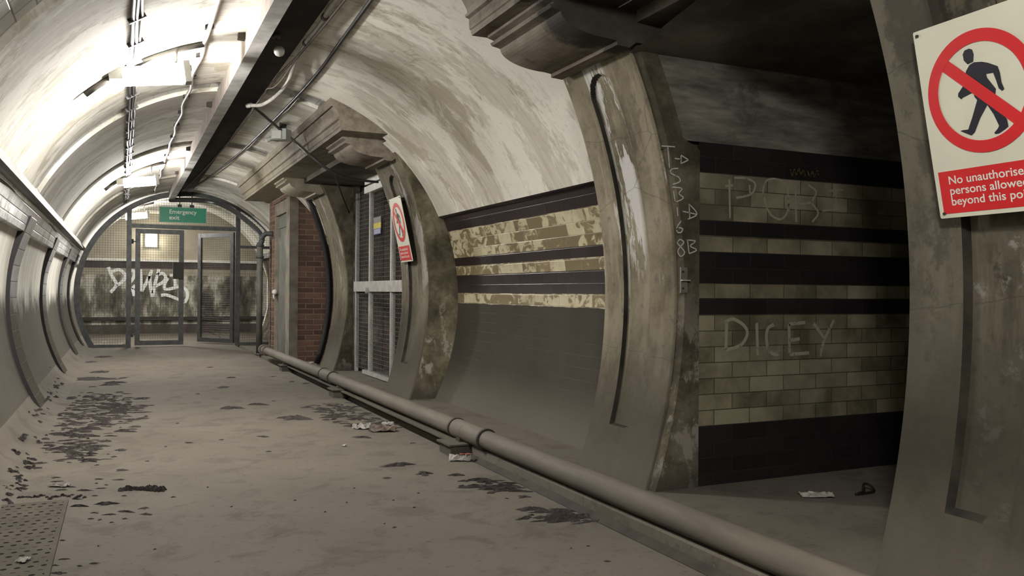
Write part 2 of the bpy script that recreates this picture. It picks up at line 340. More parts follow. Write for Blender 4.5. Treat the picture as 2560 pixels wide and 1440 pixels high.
M = dict(
    plaster=m_plaster(), panel=m_plaster_low(), concrete=m_concrete(False, .66), reveal=m_reveal(), floor=m_floor(),
    bay=m_bay_tiles(), passage=m_passage_tiles(), arc=m_white_tiles('vault ring tiles', 'arc', 0.16, 0.115, 0.25, False, .75), arc0=m_white_tiles('near ring tiles', 'arc', 0.16, 0.115, 0.05, False, 1.6),
    rib=m_white_tiles('rib tiles', 'z', 0.6, 0.13, 0.2), frieze=m_white_tiles('frieze tiles', 'z', 0.24, 0.062, 0.7, False, 1.5),
    brick=m_brick(), endwall=m_end_wall(), sooty=m_sooty(), cornice=m_cornice(), pipe=m_pipe(), plate=m_plate(), dirt=m_dirt(),
    lamp=m_emit('lit lamp cover', LAMP_COL, LAMP_E),
    bulk=m_emit('lit globe', (1.0, 0.93, 0.75), LAMP_E * .14),
    ledge=flat('grey painted ledge', (0.20, 0.20, 0.195), .6, 0, .12, 5), girder=flat('painted steel girder', (0.40, 0.39, 0.37), .45, 0, .25, 7),
    girderside=flat('pinkish painted steel', (0.42, 0.36, 0.32), .6, 0, .2, 8),
    gate=flat('grey gate steel', (0.070, 0.072, 0.071), .45, 0.2, .25, 12), wire=flat('gate wire', (0.10, 0.095, 0.08), .5, .2, .2, 20),
    black=flat('black rubber', (0.014, 0.013, 0.013), .5), cable=flat('dark cable', (0.05, 0.045, 0.045), .45),
    conduit=flat('pale conduit', (0.50, 0.48, 0.44), .4, 0, .15, 20), brown=flat('brown cable', (0.12, 0.095, 0.08), .6),
    steel=flat('dark dusty steel', (0.04, 0.036, 0.03), .7), kerb=flat('dusty kerb', (0.088, 0.078, 0.062), .9),
    block=flat('dusty block', (0.07, 0.061, 0.05), .9), stone=flat('stone jamb', (0.20, 0.178, 0.145), .85, 0, .25, 6),
    greydoor=flat('grey door paint', (0.135, 0.135, 0.118), .6, 0, .2, 4), alu=flat('pale door metal', (0.46, 0.45, 0.42), .45, 0.1, .15, 8),
    head=flat('white door head', (0.86, 0.85, 0.80), .5, 0, .1, 9),
    white=flat('sign white', (0.66, 0.65, 0.53), .45, 0, .03, 6), red=flat('sign red', (0.60, 0.018, 0.022), .45, 0, .04, 6),
    ink=flat('sign black', (0.012, 0.012, 0.022), .5), green=flat('sign green', (0.015, 0.24, 0.135), .4, 0, .06, 6),
    offwhite=flat('sign lettering', (0.72, 0.74, 0.66), .5, 0, .03), globe=flat('opal glass', (0.62, 0.61, 0.57), .25, 0, .05),
    lampgrey=flat('lamp housing', (0.34, 0.34, 0.31), .5), chalk=m_chalk('chalk', (0.50, 0.49, 0.45), (0.30, 0.42)),
    chalkdim=m_chalk('faint chalk', (0.29, 0.275, 0.205), (0.22, 0.45), 35), chalky=m_chalk('yellow chalk', (0.16, 0.12, 0.03), (.4, .6)),
    spray=m_chalk('white spray paint', (0.92, 0.92, 0.90), (0.18, 0.30), 14),
    paper=flat('dirty paper', (0.42, 0.40, 0.37), .8, 0, .25, 25), wrap=flat('brown paper', (0.17, 0.135, 0.11), .85, 0, .3, 25),
    redprint=flat('red print', (0.30, 0.10, 0.08), .7), yellow=flat('notice yellow', (0.55, 0.46, 0.03), .5), blue=flat('notice blue', (0.08, 0.09, 0.33), .5),
    clear=flat('grey notice head', (0.17, 0.17, 0.16), .5), boxgrey=flat('pale lamp box', (0.42, 0.45, 0.41), .5, 0, .1, 12),
)

# ------------------------------------------------------------------ mesh building
class MB:
    def __init__(s): s.v = []; s.f = []; s.sm = []; s.mi = []
    def quadgrid(s, fn, nu, nv, smooth=True, flip=False):
        b = len(s.v)
        for i in range(nu + 1):
            for k in range(nv + 1): s.v.append(Vector(fn(i, k)))
        for i in range(nu):
            for k in range(nv):
                q = [b + i * (nv + 1) + k, b + (i + 1) * (nv + 1) + k, b + (i + 1) * (nv + 1) + k + 1, b + i * (nv + 1) + k + 1]
                s.f.append(q[::-1] if flip else q); s.sm.append(smooth)
        return s
    def hexa(s, c8):
        b = len(s.v); s.v += [Vector(c) for c in c8]
        for q in ((0, 3, 2, 1), (4, 5, 6, 7), (0, 1, 5, 4), (1, 2, 6, 5), (2, 3, 7, 6), (3, 0, 4, 7)): s.f.append([b + i for i in q]); s.sm.append(False)
        return s
    def box(s, lo, hi):
        x0, y0, z0 = lo; x1, y1, z1 = hi
        return s.hexa([(x0, y0, z0), (x1, y0, z0), (x1, y1, z0), (x0, y1, z0), (x0, y0, z1), (x1, y0, z1), (x1, y1, z1), (x0, y1, z1)])
    def obox(s, c, ax, ay, az, hx, hy, hz):
        c = Vector(c); ax, ay, az = Vector(ax) * hx, Vector(ay) * hy, Vector(az) * hz
        return s.hexa([c - ax - ay - az, c + ax - ay - az, c + ax + ay - az, c - ax + ay - az, c - ax - ay + az, c + ax - ay + az, c + ax + ay + az, c - ax + ay + az])
    def tube(s, pts, r, n=10, caps=True, smooth=True):
        pts = [Vector(p) for p in pts]; rs = r if isinstance(r, (list, tuple)) else [r] * len(pts)
        b = len(s.v); prev = None
        for i, p in enumerate(pts):
            t = (pts[min(i + 1, len(pts) - 1)] - pts[max(i - 1, 0)])
            if t.length < 1e-9: t = Vector((0, 1, 0))
            t.normalize()
            if prev is None:
                a = Vector((0, 0, 1)) if abs(t.z) < .9 else Vector((1, 0, 0)); u = t.cross(a).normalized()
            else: u = (prev - t * prev.dot(t)).normalized()
            prev = u; v = t.cross(u)
            for k in range(n):
                an = 2 * PI * k / n; s.v.append(p + (u * math.cos(an) + v * math.sin(an)) * rs[i])
        for i in range(len(pts) - 1):
            for k in range(n):
                k2 = (k + 1) % n; s.f.append([b + i * n + k, b + i * n + k2, b + (i + 1) * n + k2, b + (i + 1) * n + k]); s.sm.append(smooth)
        if caps:
            s.f.append([b + k for k in range(n)][::-1]); s.sm.append(False)
            e = b + (len(pts) - 1) * n; s.f.append([e + k for k in range(n)]); s.sm.append(False)
        return s
    def extrude(s, poly, d, base=None, smooth=False):
        """closed polygon of 3-D points pushed along d"""
        b = len(s.v); n = len(poly); d = Vector(d)
        s.v += [Vector(p) for p in poly]; s.v += [Vector(p) + d for p in poly]
        s.f.append([b + i for i in range(n)][::-1]); s.sm.append(False)
        s.f.append([b + n + i for i in range(n)]); s.sm.append(False)
        for i in range(n):
            k = (i + 1) % n; s.f.append([b + i, b + k, b + n + k, b + n + i]); s.sm.append(smooth)
        return s
    def exy(s, xz, y0, y1, smooth=False): return s.extrude([(x, y0, z) for x, z in xz], (0, y1 - y0, 0), smooth=smooth)
    def ribbon(s, pts, wd, nrm, off=0.002):
        """flat stroke of width wd lying on a surface with normal nrm"""
        nrm = Vector(nrm).normalized(); pts = [Vector(p) + nrm * off for p in pts]
        b = len(s.v)
        for i, p in enumerate(pts):
            t = (pts[min(i + 1, len(pts) - 1)] - pts[max(i - 1, 0)]).normalized(); u = nrm.cross(t).normalized() * wd / 2
            s.v += [p - u, p + u]
        for i in range(len(pts) - 1): s.f.append([b + 2 * i, b + 2 * i + 1, b + 2 * i + 3, b + 2 * i + 2]); s.sm.append(False)
        return s
    def sphere(s, c, r, n=16, sq=(1, 1, 1)):
        c = Vector(c)
        return s.quadgrid(lambda i, k: c + Vector((r * sq[0] * math.sin(PI * k / (n // 2)) * math.cos(2 * PI * i / n), r * sq[1] * math.sin(PI * k / (n // 2)) * math.sin(2 * PI * i / n), r * sq[2] * math.cos(PI * k / (n // 2)))), n, n // 2, True, True)
    def build(s, name, mat, parent=None, local=False, recenter=True, merge=False):
        me = bpy.data.meshes.new(name); o = bpy.data.objects.new(name, me); C.objects.link(o)
        off = Vector((0, 0, 0))
        if parent is not None:
            o.parent = parent
            if not local:
                q = parent
                while q: off += q.location; q = q.parent
        elif recenter:
            xs = [v.x for v in s.v]; ys = [v.y for v in s.v]
            off = Vector(((min(xs) + max(xs)) / 2, (min(ys) + max(ys)) / 2, min(v.z for v in s.v))); o.location = off
        me.from_pydata([v - off for v in s.v], [], s.f)
        me.polygons.foreach_set('use_smooth', s.sm)
        if merge:
            bm = bmesh.new(); bm.from_mesh(me); bmesh.ops.remove_doubles(bm, verts=bm.verts, dist=1e-5); bmesh.ops.recalc_face_normals(bm, faces=bm.faces); bm.to_mesh(me); bm.free()
        me.materials.append(mat); me.update(); return o
def tag(o, label=None, cat=None, group=None, kind=None):
    for k, v in (('label', label), ('category', cat), ('group', group), ('kind', kind)):
        if v: o[k] = v
    return o
def thing(name, loc, label, cat, group=None, rot=None):
    o = bpy.data.objects.new(name, None); C.objects.link(o); o.location = loc; o.empty_display_size = .1
    if rot is not None: o.rotation_euler = rot
    return tag(o, label, cat, group)
def struct(o, label=None): o['kind'] = 'structure'; return tag(o, label)
def copy_tree(o, parent=None):
    c = o.copy(); C.objects.link(c)
    if parent is not None: c.parent = parent
    for ch in list(o.children): copy_tree(ch, c)
    return c
def smooth_path(pts, n=6):
    pts = [Vector(p) for p in pts]; out = []
    for i in range(len(pts) - 1):
        a, b, c, d = pts[max(i - 1, 0)], pts[i], pts[i + 1], pts[min(i + 2, len(pts) - 1)]
        for k in range(n):
            t = k / n
            out.append(.5 * ((2 * b) + (c - a) * t + (2 * a - 5 * b + 4 * c - d) * t * t + (3 * b - a - 3 * c + d) * t ** 3))
    out.append(pts[-1]); return out
def text_mb(txt, size, spacing=1.0):
    cu = bpy.data.curves.new('t', 'FONT'); cu.body = txt; cu.size = size; cu.space_character = spacing; cu.offset = size * .012
    o = bpy.data.objects.new('t', cu); C.objects.link(o)
    dg = bpy.context.evaluated_depsgraph_get(); me = o.evaluated_get(dg).to_mesh()
    b = MB(); b.v = [v.co.copy() for v in me.vertices]; b.f = [list(p.vertices) for p in me.polygons]; b.sm = [False] * len(b.f)
    o.evaluated_get(dg).to_mesh_clear(); bpy.data.objects.remove(o); bpy.data.curves.remove(cu)
    return b

# ------------------------------------------------------------------ the setting
YB, YT, YE = -4.0, 18.6, 21.2            # back end, end of this tunnel, end wall
BANDS = [(2.7, 4.10), (7.40, 7.75), (10.45, 10.80), (13.55, 13.90), (15.75, 16.05)]
def arcpts(R, a0, a1, n): return [(VX + R * math.cos(math.radians(a0 + (a1 - a0) * i / n)), VZ + R * math.sin(math.radians(a0 + (a1 - a0) * i / n))) for i in range(n + 1)]
A_L, A_R, A_B = 153.0, 51.5, 25.0
def vault_piece(b, y0, y1, a0, a1, R=VR, n=48):
    ap = arcpts(R, a0, a1, n); ny = max(1, int((y1 - y0) / .5))
    b.quadgrid(lambda i, k: (ap[k][0], y0 + (y1 - y0) * i / ny, ap[k][1]), ny, n, True)
    ao = arcpts(R + .07, a0, a1, n)                      # thickness at both ends
    for y, fl in ((y0, False), (y1, True)):
        b.quadgrid(lambda i, k: ((ap, ao)[i][k][0], y, (ap, ao)[i][k][1]), 1, n, False, fl)
b = MB()
ys = [YB] + [v for bd in BANDS for v in bd] + [YT]
for i in range(0, len(ys) - 1, 2): vault_piece(b, ys[i], ys[i + 1], A_L, A_R)
for y0, y1 in ((YB, 1.62), (4.05, 7.62), (11.0, YT)): vault_piece(b, y0, y1, A_R, A_B, VR, 16)
struct(b.build('ceiling', M['plaster']), 'pale streaked plaster vault of the tunnel')
for i, (y0, y1) in enumerate(BANDS):
    b = MB(); vault_piece(b, y0 - .01, y1 + .01, A_L, A_R, VR + .035)
    struct(b.build('trim_%d' % (i + 1), M['arc0' if i == 0 else 'arc']), None)
M['edge_line'] = flat('painted step shade', (0.030, 0.027, 0.027), .8)  # dark colour painting the shade at the band and rib steps
for i, (y0, y1) in enumerate(BANDS[1:]):
    b = MB(); vault_piece(b, y0, y0 + .075, A_L, A_R, VR + .022)
    struct(b.build('trim_%d' % (60 + i), M['edge_line']))  # dark strip imitating the step shade at the band edge
# floor: slab, gutter at the pipe, slab on the right
b = MB()
prof = [(-1.25, 0), (1.889, 0), (1.893, -.012), (1.962, -.04), (1.965, 0), (7.5, 0)]
b.quadgrid(lambda i, k: (prof[k][0], YB + (YE + .3 - YB) * i / 50, prof[k][1]), 50, len(prof) - 1, False, False)
struct(b.build('floor', M['floor'], recenter=False))
b = MB(); b.exy([(1.893, -.012), (1.894, .001), (1.934, .020), (1.934, -.03)], .6, 4.9)
tag(b.build('gutter_strip', flat('dark dusty iron', (0.050, 0.043, 0.036), .8, 0, .25, 9)), 'dark dusty strip along the slab edge beside the near pipe', 'strip')
# left wall: dusty panels between recessed tile ribs, tile frieze, sloping foot, ledge
def lx(y): return 0.0
WL = 1.85
RIBS = [(4.5, 5.0), (7.60, 8.10), (10.62, 11.12), (13.50, 14.0), (15.75, 16.1)]
def left_strip(b, y0, y1, z0, z1, R, n=22, ny=None):
    ny = ny or max(1, int((y1 - y0) / .5))
    b.quadgrid(lambda i, k: (wallxl(z0 + (z1 - z0) * k / n, R) + lx(y0 + (y1 - y0) * i / ny), y0 + (y1 - y0) * i / ny, z0 + (z1 - z0) * k / n), ny, n, True, True)
    for y in (y0, y1):
        b.quadgrid(lambda i, k: (wallxl(z0 + (z1 - z0) * k / n, R + .07 * i) + lx(y), y, z0 + (z1 - z0) * k / n), 1, n, False, y == y1)
b = MB(); e = [YB] + [v for r_ in RIBS for v in r_] + [YT]
for i in range(0, len(e) - 1, 2): left_strip(b, e[i], e[i + 1], -.02, 1.6, WL)
struct(b.build('wall_left', M['panel']), 'left tunnel wall of pale panels with brown dust below')
def ribx(z):
    t = min(1, max(0, (z - 1.1) / .45)); return wallxl(z, WL - .028) + .025 * t * t * (3 - 2 * t)
for i, (y0, y1) in enumerate(RIBS):
    b = MB(); n = 40; zs = [-.02 + 1.6 * k / n for k in range(n + 1)]
    b.quadgrid(lambda i, k: (ribx(zs[k]) + lx(y0 + (y1 - y0) * i / 2), y0 + (y1 - y0) * i / 2, zs[k]), 2, n, True, True)
    b.quadgrid(lambda i, k: (ribx(zs[k]) - .12 * i + lx(y1), y1, zs[k]), 1, n, False, True)
    struct(b.build('trim_%d' % (i + 10), M['rib']))
    b = MB()
    b.quadgrid(lambda i, k: (ribx(zs[k]) - .12 * i + lx(y0), y0, zs[k]), 1, n, False)  # near side of the rib painted dark as if in shade
    b.quadgrid(lambda i, k: (ribx(zs[k]) + .0015 + lx(y0), y0 + .012 * i, zs[k]), 1, n, False, True)
    struct(b.build('trim_%d' % (70 + i), M['edge_line']))  # rib's near side and edge strip in the painted step shade
b = MB(); frp = [(-.698, 1.458), (-.672, 1.56), (-.622, 1.69), (-1.1, 1.69), (-1.1, 1.458)]
for y0, y1 in ((YB, 10.4), (10.4, YT)):
    b.extrude([(x + lx(y0), y0, z) for x, z in frp], (lx(y1) - lx(y0), y1 - y0, 0))
struct(b.build('trim_20', M['frieze']), 'sooty white tile frieze along the top of the left wall')
b = MB(); foot = [(-.44, 0.0), (-.49, .012), (-.54, .035), (-.585, .07), (-.62, .11), (-.65, .16), (-.70, .20)]
rf = random.Random(5)
b.quadgrid(lambda i, k: (foot[k][0] + (rf.uniform(-.01, .01) if k < 3 else 0), YB + (YT - YB) * i / 110, foot[k][1] + (rf.uniform(-.004, .004) if 0 < k < 4 else 0)), 110, 6, True, True)
struct(b.build('baseboard_left', M['floor']), 'dusty sloping foot of the left wall')
b = MB()
prof = [(-.612, 1.80), (-.578, 1.682), (-.598, 1.665), (-1.05, 1.665), (-1.05, 1.80)]
b.exy(prof, YB, 15.9)
struct(b.build('trim_21', M['ledge']), 'grey ledge above the left wall')
# right wall bays
def right_bay(b, y0, y1, z0=-.02, z1=1.70, R=WR, n=30, xo=0):
    ny = max(1, int((y1 - y0) / .4))
    b.quadgrid(lambda i, k: (wallx(z0 + (z1 - z0) * k / n, R) + xo, y0 + (y1 - y0) * i / ny, z0 + (z1 - z0) * k / n), ny, n, True, False)
b = MB(); right_bay(b, 4.05, 7.6); struct(b.build('wall_right', M['bay']), 'curved bay of dark and cream tile bands')
cap = [(2.76, 1.69), (2.735, 1.685), (2.712, 1.692), (2.698, 1.706), (2.694, 1.722), (2.70, 1.738), (2.76, 1.74)]
b = MB(); b.exy(cap, 4.05, 7.6, True)
struct(b.build('trim_22', flat('dark glazed capping', (0.028, 0.018, 0.02), .15, 0, .2, 6, .5)), 'dark glazed capping tiles above the banded tile wall')
b = MB(); right_bay(b, YB, 1.6); struct(b.build('wall_right_rear', M['bay']))
b = MB(); right_bay(b, 11.0, YT, xo=-.02); struct(b.build('wall_right_far', M['reveal_light'] if 'reveal_light' in M else M['reveal']))
b = MB(); b.box((2.66, YB, 1.66), (2.8, 1.6, 1.76)); b.box((2.64, 11.1, 1.66), (2.8, YT, 1.76)); struct(b.build('trim_23', M['ledge']))
# back end
b = MB(); b.box((-2, YB - .2, -.1), (4, YB, 3.4)); struct(b.build('wall_back', M['sooty']))
# room beyond the tunnel, end wall
b = MB(); b.box((-2.4, YE, -.1), (5.4, YE + .2, 3.3)); ew = struct(b.build('wall_end', M['endwall']), 'stained end wall beyond the gate')
b = MB(); b.box((-2.4, YT, 2.78), (5.4, YE + .2, 3.0)); struct(b.build('ceiling_end', M['plaster']))
b = MB(); b.box((-2.4, YT, 0), (-2.2, YE, 3)); b.box((5.2, YT, 0), (5.4, YE, 3)); struct(b.build('wall_end_side', M['sooty']))
b = MB()
op = arcpts(VR, A_L, 25, 40); ol = [(-.56, 0), (-.78, .6), (-.79, 1.2), (-.66, 1.66)]; orr = [(2.86, 1.3), (2.86, .6), (2.7, 0)]
inner = ol + op + orr; outer_ = [(-2.4, 0), (-2.4, .6), (-2.4, 1.2), (-2.4, 1.7)] + [(-2.4 + 7.6 * i / 40, 3.0) for i in range(41)] + [(5.2, 1.3), (5.2, .6), (5.2, 0)]
b.quadgrid(lambda i, k: ((inner, outer_)[i][k][0], YT, (inner, outer_)[i][k][1]), 1, len(inner) - 1, False)
b.quadgrid(lambda i, k: (inner[k][0], YT + .15 * i, inner[k][1]), 1, len(inner) - 1, False)
struct(b.build('trim_24', M['plaster']))
b = MB(); b.box((-2.2, YE - .07, 1.66), (5.2, YE, 1.715)); struct(b.build('trim_25', M['head']), 'white ledge across the end wall')
b = MB(); b.box((-2.2, YE - .10, .30), (5.2, YE, .38)); struct(b.build('trim_26', M['steel']))

# pilasters
M['groove_black'] = flat('black groove side', (0.030, 0.026, 0.020), .9, 0, .5, 6); M['concrete_peel'] = m_concrete(True, 1.12); M['reveal_light'] = m_reveal(1.55); M['concrete_shaded'] = m_concrete(False, .52)  # nearest pilaster's own concrete, darkened to stand in for weaker light
def pilaster(name, y0, y1, py0=None, py1=None, pz0=.27, pz1=2.17, label=None, arch=True):
    b = MB(); zt = 2.33; nz = 560 if name == 'trim_31' else 240 if py0 is not None else 96; ny = max(20, int((y1 - y0) / (.0042 if name == 'trim_31' else .0085)))
    def depth(y, z):
        d = 0
        if py0 is not None:
            h = (py1 - py0) / 2; yc = (py0 + py1) / 2
            dx = abs(y - yc) - h; dz = max(pz0 - z, (z - (pz1 - h)) if not arch else -9)
            sd = max(dx, dz)
            if z > pz1 - h: sd = math.hypot(y - yc, z - (pz1 - h)) - h
            d = .025 * min(1, max(0, -sd / .009))
        e = min(y - y0, y1 - y)                           # rounded, chipped arris
        r_ = .014
        if e < r_: d += r_ - math.sqrt(max(0, r_ * r_ - (r_ - e) ** 2))
        return d
    b.quadgrid(lambda i, k: (pilx(zt * k / nz) + depth(y0 + (y1 - y0) * i / ny, zt * k / nz), y0 + (y1 - y0) * i / ny, zt * k / nz), ny, nz, False, False)
    o = b.build(name, M[{'trim_31': 'concrete_peel', 'trim_30': 'concrete_shaded'}.get(name, 'concrete')]); struct(o, label)
    if py0 is not None:                                    # black colour on the far side of the sunk edges
        o.data.materials.append(M['groove_black']); vv = o.data.vertices
        for f in o.data.polygons:
            ds = [vv[i].co.x + o.location.x - pilx(vv[i].co.z + o.location.z) for i in f.vertices]
            ys_ = [vv[i].co.y + o.location.y for i in f.vertices]
            if max(ds) - min(ds) > .0035 and min(ys_) > y0 + .03 and max(ys_) < y1 - .03 and sum(ys_) / 4 > (py0 + py1) / 2 - .02: f.material_index = 1
    b = MB()
    for y, fl in ((max(y0, 3.572) if name == 'trim_31' else y0, False), (y1, True)):
        b.quadgrid(lambda i, k: ((pilx(zt * k / nz) + .014, 3.05)[i], y, zt * k / nz), 1, nz, False, fl)
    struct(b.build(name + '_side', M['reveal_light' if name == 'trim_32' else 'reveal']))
    return o
pilaster('trim_30', 1.42, 2.157, 1.71, 1.93, .28, 2.2, 'nearest stone pilaster, carrying the large prohibition sign')
pilaster('trim_31', 3.57, 4.27, 3.79, 4.055, .262, 2.185, 'middle stone pilaster with peeling panel and chalk marks on its side')
pilaster('trim_32', 7.44, 8.23, 7.70, 7.98, .30, 2.12, 'stone pilaster carrying the small prohibition sign')
pilaster('trim_33', 10.5, 11.27, None, None, label='far stone pilaster beside the brick cupboard')
# cross passage behind the first opening (tiled), dark room behind the second
b = MB(); b.quadgrid(lambda i, k: (2.71 + 4.4 * i / 8, 3.535, 1.79 * k), 8, 1, False, False); struct(b.build('wall_passage_left', M['passage']), 'tiled side wall of the dark cross passage')
b = MB(); b.quadgrid(lambda i, k: ((pilx(1.788 + .46 * k / 8) + .10) * (1 - i / 8) + 7.1 * i / 8, 3.5325, 1.788 + .46 * k / 8), 8, 8, False, False); struct(b.build('wall_passage_upper', m_greyplaster()), 'grey plaster above the passage tiles')
b = MB(); b.quadgrid(lambda i, k: (2.71 + 4.4 * i / 8, 2.13, 2.4 * k), 8, 1, False, True); struct(b.build('wall_passage_right', M['passage']))
b = MB(); b.box((7.1, 2.0, -.1), (7.3, 3.7, 2.6)); struct(b.build('wall_passage_end', M['sooty']))
b = MB()
pc = [(3.56, 2.205), (3.42, 2.225), (3.2, 2.27), (2.85, 2.33), (2.5, 2.30), (2.12, 2.22)]
b.quadgrid(lambda i, k: (2.30 + 4.9 * i / 8, pc[k][0], pc[k][1]), 8, 5, True); struct(b.build('ceiling_passage', M['sooty']))
b = MB()                                               # concrete jamb between pilaster corner and the tiles
n = 40
def jx(z): return 2.712 if z < 1.80 else pilx(z) + .135
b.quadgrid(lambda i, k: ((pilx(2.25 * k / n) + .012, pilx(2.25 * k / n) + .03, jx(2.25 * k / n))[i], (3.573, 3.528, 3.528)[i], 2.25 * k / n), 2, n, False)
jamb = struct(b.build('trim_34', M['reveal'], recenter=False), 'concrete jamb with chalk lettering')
b = MB()
b.box((2.3, 2.15, 2.34), (3.4, 3.58, 2.9)); b.box((2.05, 8.2, 2.34), (3.4, 10.55, 2.9)); struct(b.build('trim_35', M['sooty']))
b = MB(); b.box((3.75, 8.0, -.05), (3.9, 10.8, 2.6)); b.box((2.95, 8.05, -.05), (3.9, 8.2, 2.6)); b.box((2.95, 10.55, -.05), (3.9, 10.7, 2.6)); struct(b.build('wall_store', M['brick']))
# cornices over the openings and their brackets
COR = [(1.66, 2.80), (1.618, 2.665), (1.612, 2.625), (1.630, 2.600), (1.652, 2.603), (1.668, 2.575), (1.690, 2.540), (1.698, 2.512), (1.682, 2.508), (1.684, 2.494), (1.705, 2.488), (1.708, 2.432), (1.716, 2.428), (1.722, 2.400), (2.5, 2.400), (2.5, 2.80)]
for i, (y0, y1, lb) in enumerate(((1.1, 4.24, 'moulded cornice over the near dark opening'), (7.22, 13.6, 'moulded cornice over the meshed opening and brick cupboard'))):
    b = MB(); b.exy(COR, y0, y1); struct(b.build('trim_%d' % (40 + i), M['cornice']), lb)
def bracket(i, y0, y1):
    pr = [(2.5, 2.41), (1.80, 2.41), (1.80, 2.385), (1.835, 2.375), (1.835, 2.365), (1.815, 2.358), (1.825, 2.345), (1.855, 2.340)]
    for k in range(13):
        t = k / 12; an = PI + t * PI / 2                  # quarter-round belly
        pr.append((2.145 + .27 * math.cos(an), 2.335 + .095 * math.sin(an)))
    pr += [(2.19, 2.235), (2.19, 2.215), (2.26, 2.21), (2.30, 2.24), (2.5, 2.24)]
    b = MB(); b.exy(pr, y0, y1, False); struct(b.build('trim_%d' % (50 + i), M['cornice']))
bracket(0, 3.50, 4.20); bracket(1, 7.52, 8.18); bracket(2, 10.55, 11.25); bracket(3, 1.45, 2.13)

# writing on the walls (children of the surfaces they are drawn on)
def strokes(name, mat, parent, lines, fn, nrm, wd, off=.002):
    b = MB()
    for l in lines:
        pts = [fn(*p) for p in l]
        b.ribbon(smooth_path(pts, 5) if len(pts) > 2 else [pts[0].lerp(pts[1], t / 6) for t in range(7)], wd, nrm, off)
    return b.build(name, mat, parent)
T = [[(1653, 365), (1687, 367)], [(1669, 368), (1673, 420)], [(1702, 388), (1721, 400)], [(1721, 400), (1702, 409)], [(1702, 409), (1702, 388)], [(1686, 396), (1700, 398)],
     [(1695, 421), (1679, 423), (1677, 433), (1696, 443), (1699, 454), (1681, 461)], [(1683, 478), (1687, 503)], [(1680, 468), (1704, 471), (1697, 484), (1708, 495), (1690, 505)],
     [(1692, 518), (1694, 541)], [(1706, 528), (1741, 536)], [(1722, 510), (1742, 535), (1719, 548)], [(1722, 510), (1724, 548)], [(1702, 553), (1692, 568), (1693, 580), (1702, 581), (1706, 572), (1696, 569)],
     [(1700, 598), (1709, 606), (1700, 617), (1694, 630), (1702, 641), (1711, 631), (1702, 618), (1693, 607), (1700, 598)], [(1718, 599), (1722, 633)], [(1716, 600), (1738, 603), (1725, 615), (1741, 625), (1722, 634)]]
strokes('chalk_lettering', M['chalk'], jamb, T, lambda x, y: P_y(x, y, 3.528), (0, -1, 0), .0062)
k_ = .38882
D = [[(350, 318), (345, 500)], [(336, 325), (392, 303), (462, 345), (482, 400), (440, 470), (340, 505)], [(543, 325), (550, 535)], [(655, 338), (616, 362), (605, 425), (620, 500), (660, 532), (690, 520)],
     [(750, 335), (755, 530)], [(750, 335), (855, 325)], [(752, 440), (820, 430)], [(755, 530), (880, 520)], [(910, 330), (980, 430)], [(1040, 310), (980, 430), (950, 540)]]
pw = bpy.data.objects['wall_passage_left']
strokes('chalk_word', M['chalkdim'], pw, [[(1680 + x * k_, 680 + y * k_) for x, y in l] for l in D], lambda x, y: P_y(x, y, 3.535), (0, -1, 0), .019)
Q = [[(570, 510), (578, 905)], [(530, 580), (610, 575)], [(620, 500), (740, 505), (830, 560), (790, 660), (640, 700)], [(772, 570), (780, 660)],
     [(905, 640), (940, 530), (1040, 510), (1120, 560), (1165, 700), (1150, 840), (1090, 912), (1000, 880), (940, 780), (905, 640)], [(1155, 540), (1165, 830)], [(1232, 570), (1240, 940)],
     [(1235, 765), (1400, 745)], [(1360, 570), (1440, 640), (1400, 745), (1460, 850), (1400, 940)], [(1635, 600), (1635, 830)], [(1565, 630), (1720, 620)], [(1500, 830), (1720, 805)]]
strokes('chalk_word', M['chalkdim'], pw, [[(1680 + x * .25, 320 + y * .25) for x, y in l] for l in Q], lambda x, y: P_y(x, y, 3.535), (0, -1, 0), .012)
Yl = [[(1180, 410), (1200, 480), (1220, 410), (1240, 470), (1270, 400), (1285, 470), (1310, 420), (1330, 480)], [(1350, 425), (1380, 490), (1400, 430), (1420, 490), (1450, 430), (1465, 470)]]
strokes('yellow_scrawl', M['chalky'], pw, [[(1680 + x * .25, 320 + y * .25) for x, y in l] for l in Yl], lambda x, y: P_y(x, y, 3.535), (0, -1, 0), .006)
k_ = .16667
G = [[(425, 165), (475, 290), (545, 430), (455, 545)], [(480, 235), (590, 205), (680, 290), (640, 380), (550, 440)], [(750, 215), (815, 235), (800, 330), (745, 400)], [(745, 495), (790, 510), (815, 600)], [(830, 440), (780, 490)],
     [(905, 200), (915, 350), (925, 530)], [(925, 530), (1000, 390), (1080, 210)], [(1045, 300), (1055, 450), (1085, 610)], [(1085, 610), (1130, 400), (1185, 195)], [(1150, 290), (1235, 258), (1285, 320), (1240, 395), (1110, 460)],
     [(1320, 330), (1270, 420), (1290, 500), (1480, 460)], [(1345, 290), (1420, 285)], [(1420, 335), (1430, 460)], [(1480, 460), (1585, 500), (1610, 610), (1570, 700)], [(1215, 590), (1300, 585), (1450, 640), (1570, 700)]]
strokes('spray_graffiti', M['spray'], ew, [[(200 + x * k_, 640 + y * k_) for x, y in l] for l in G], lambda x, y: P_y(x, y, YE), (0, -1, 0), .07, .004)
# broken tile patches and dark stains are in the wall materials

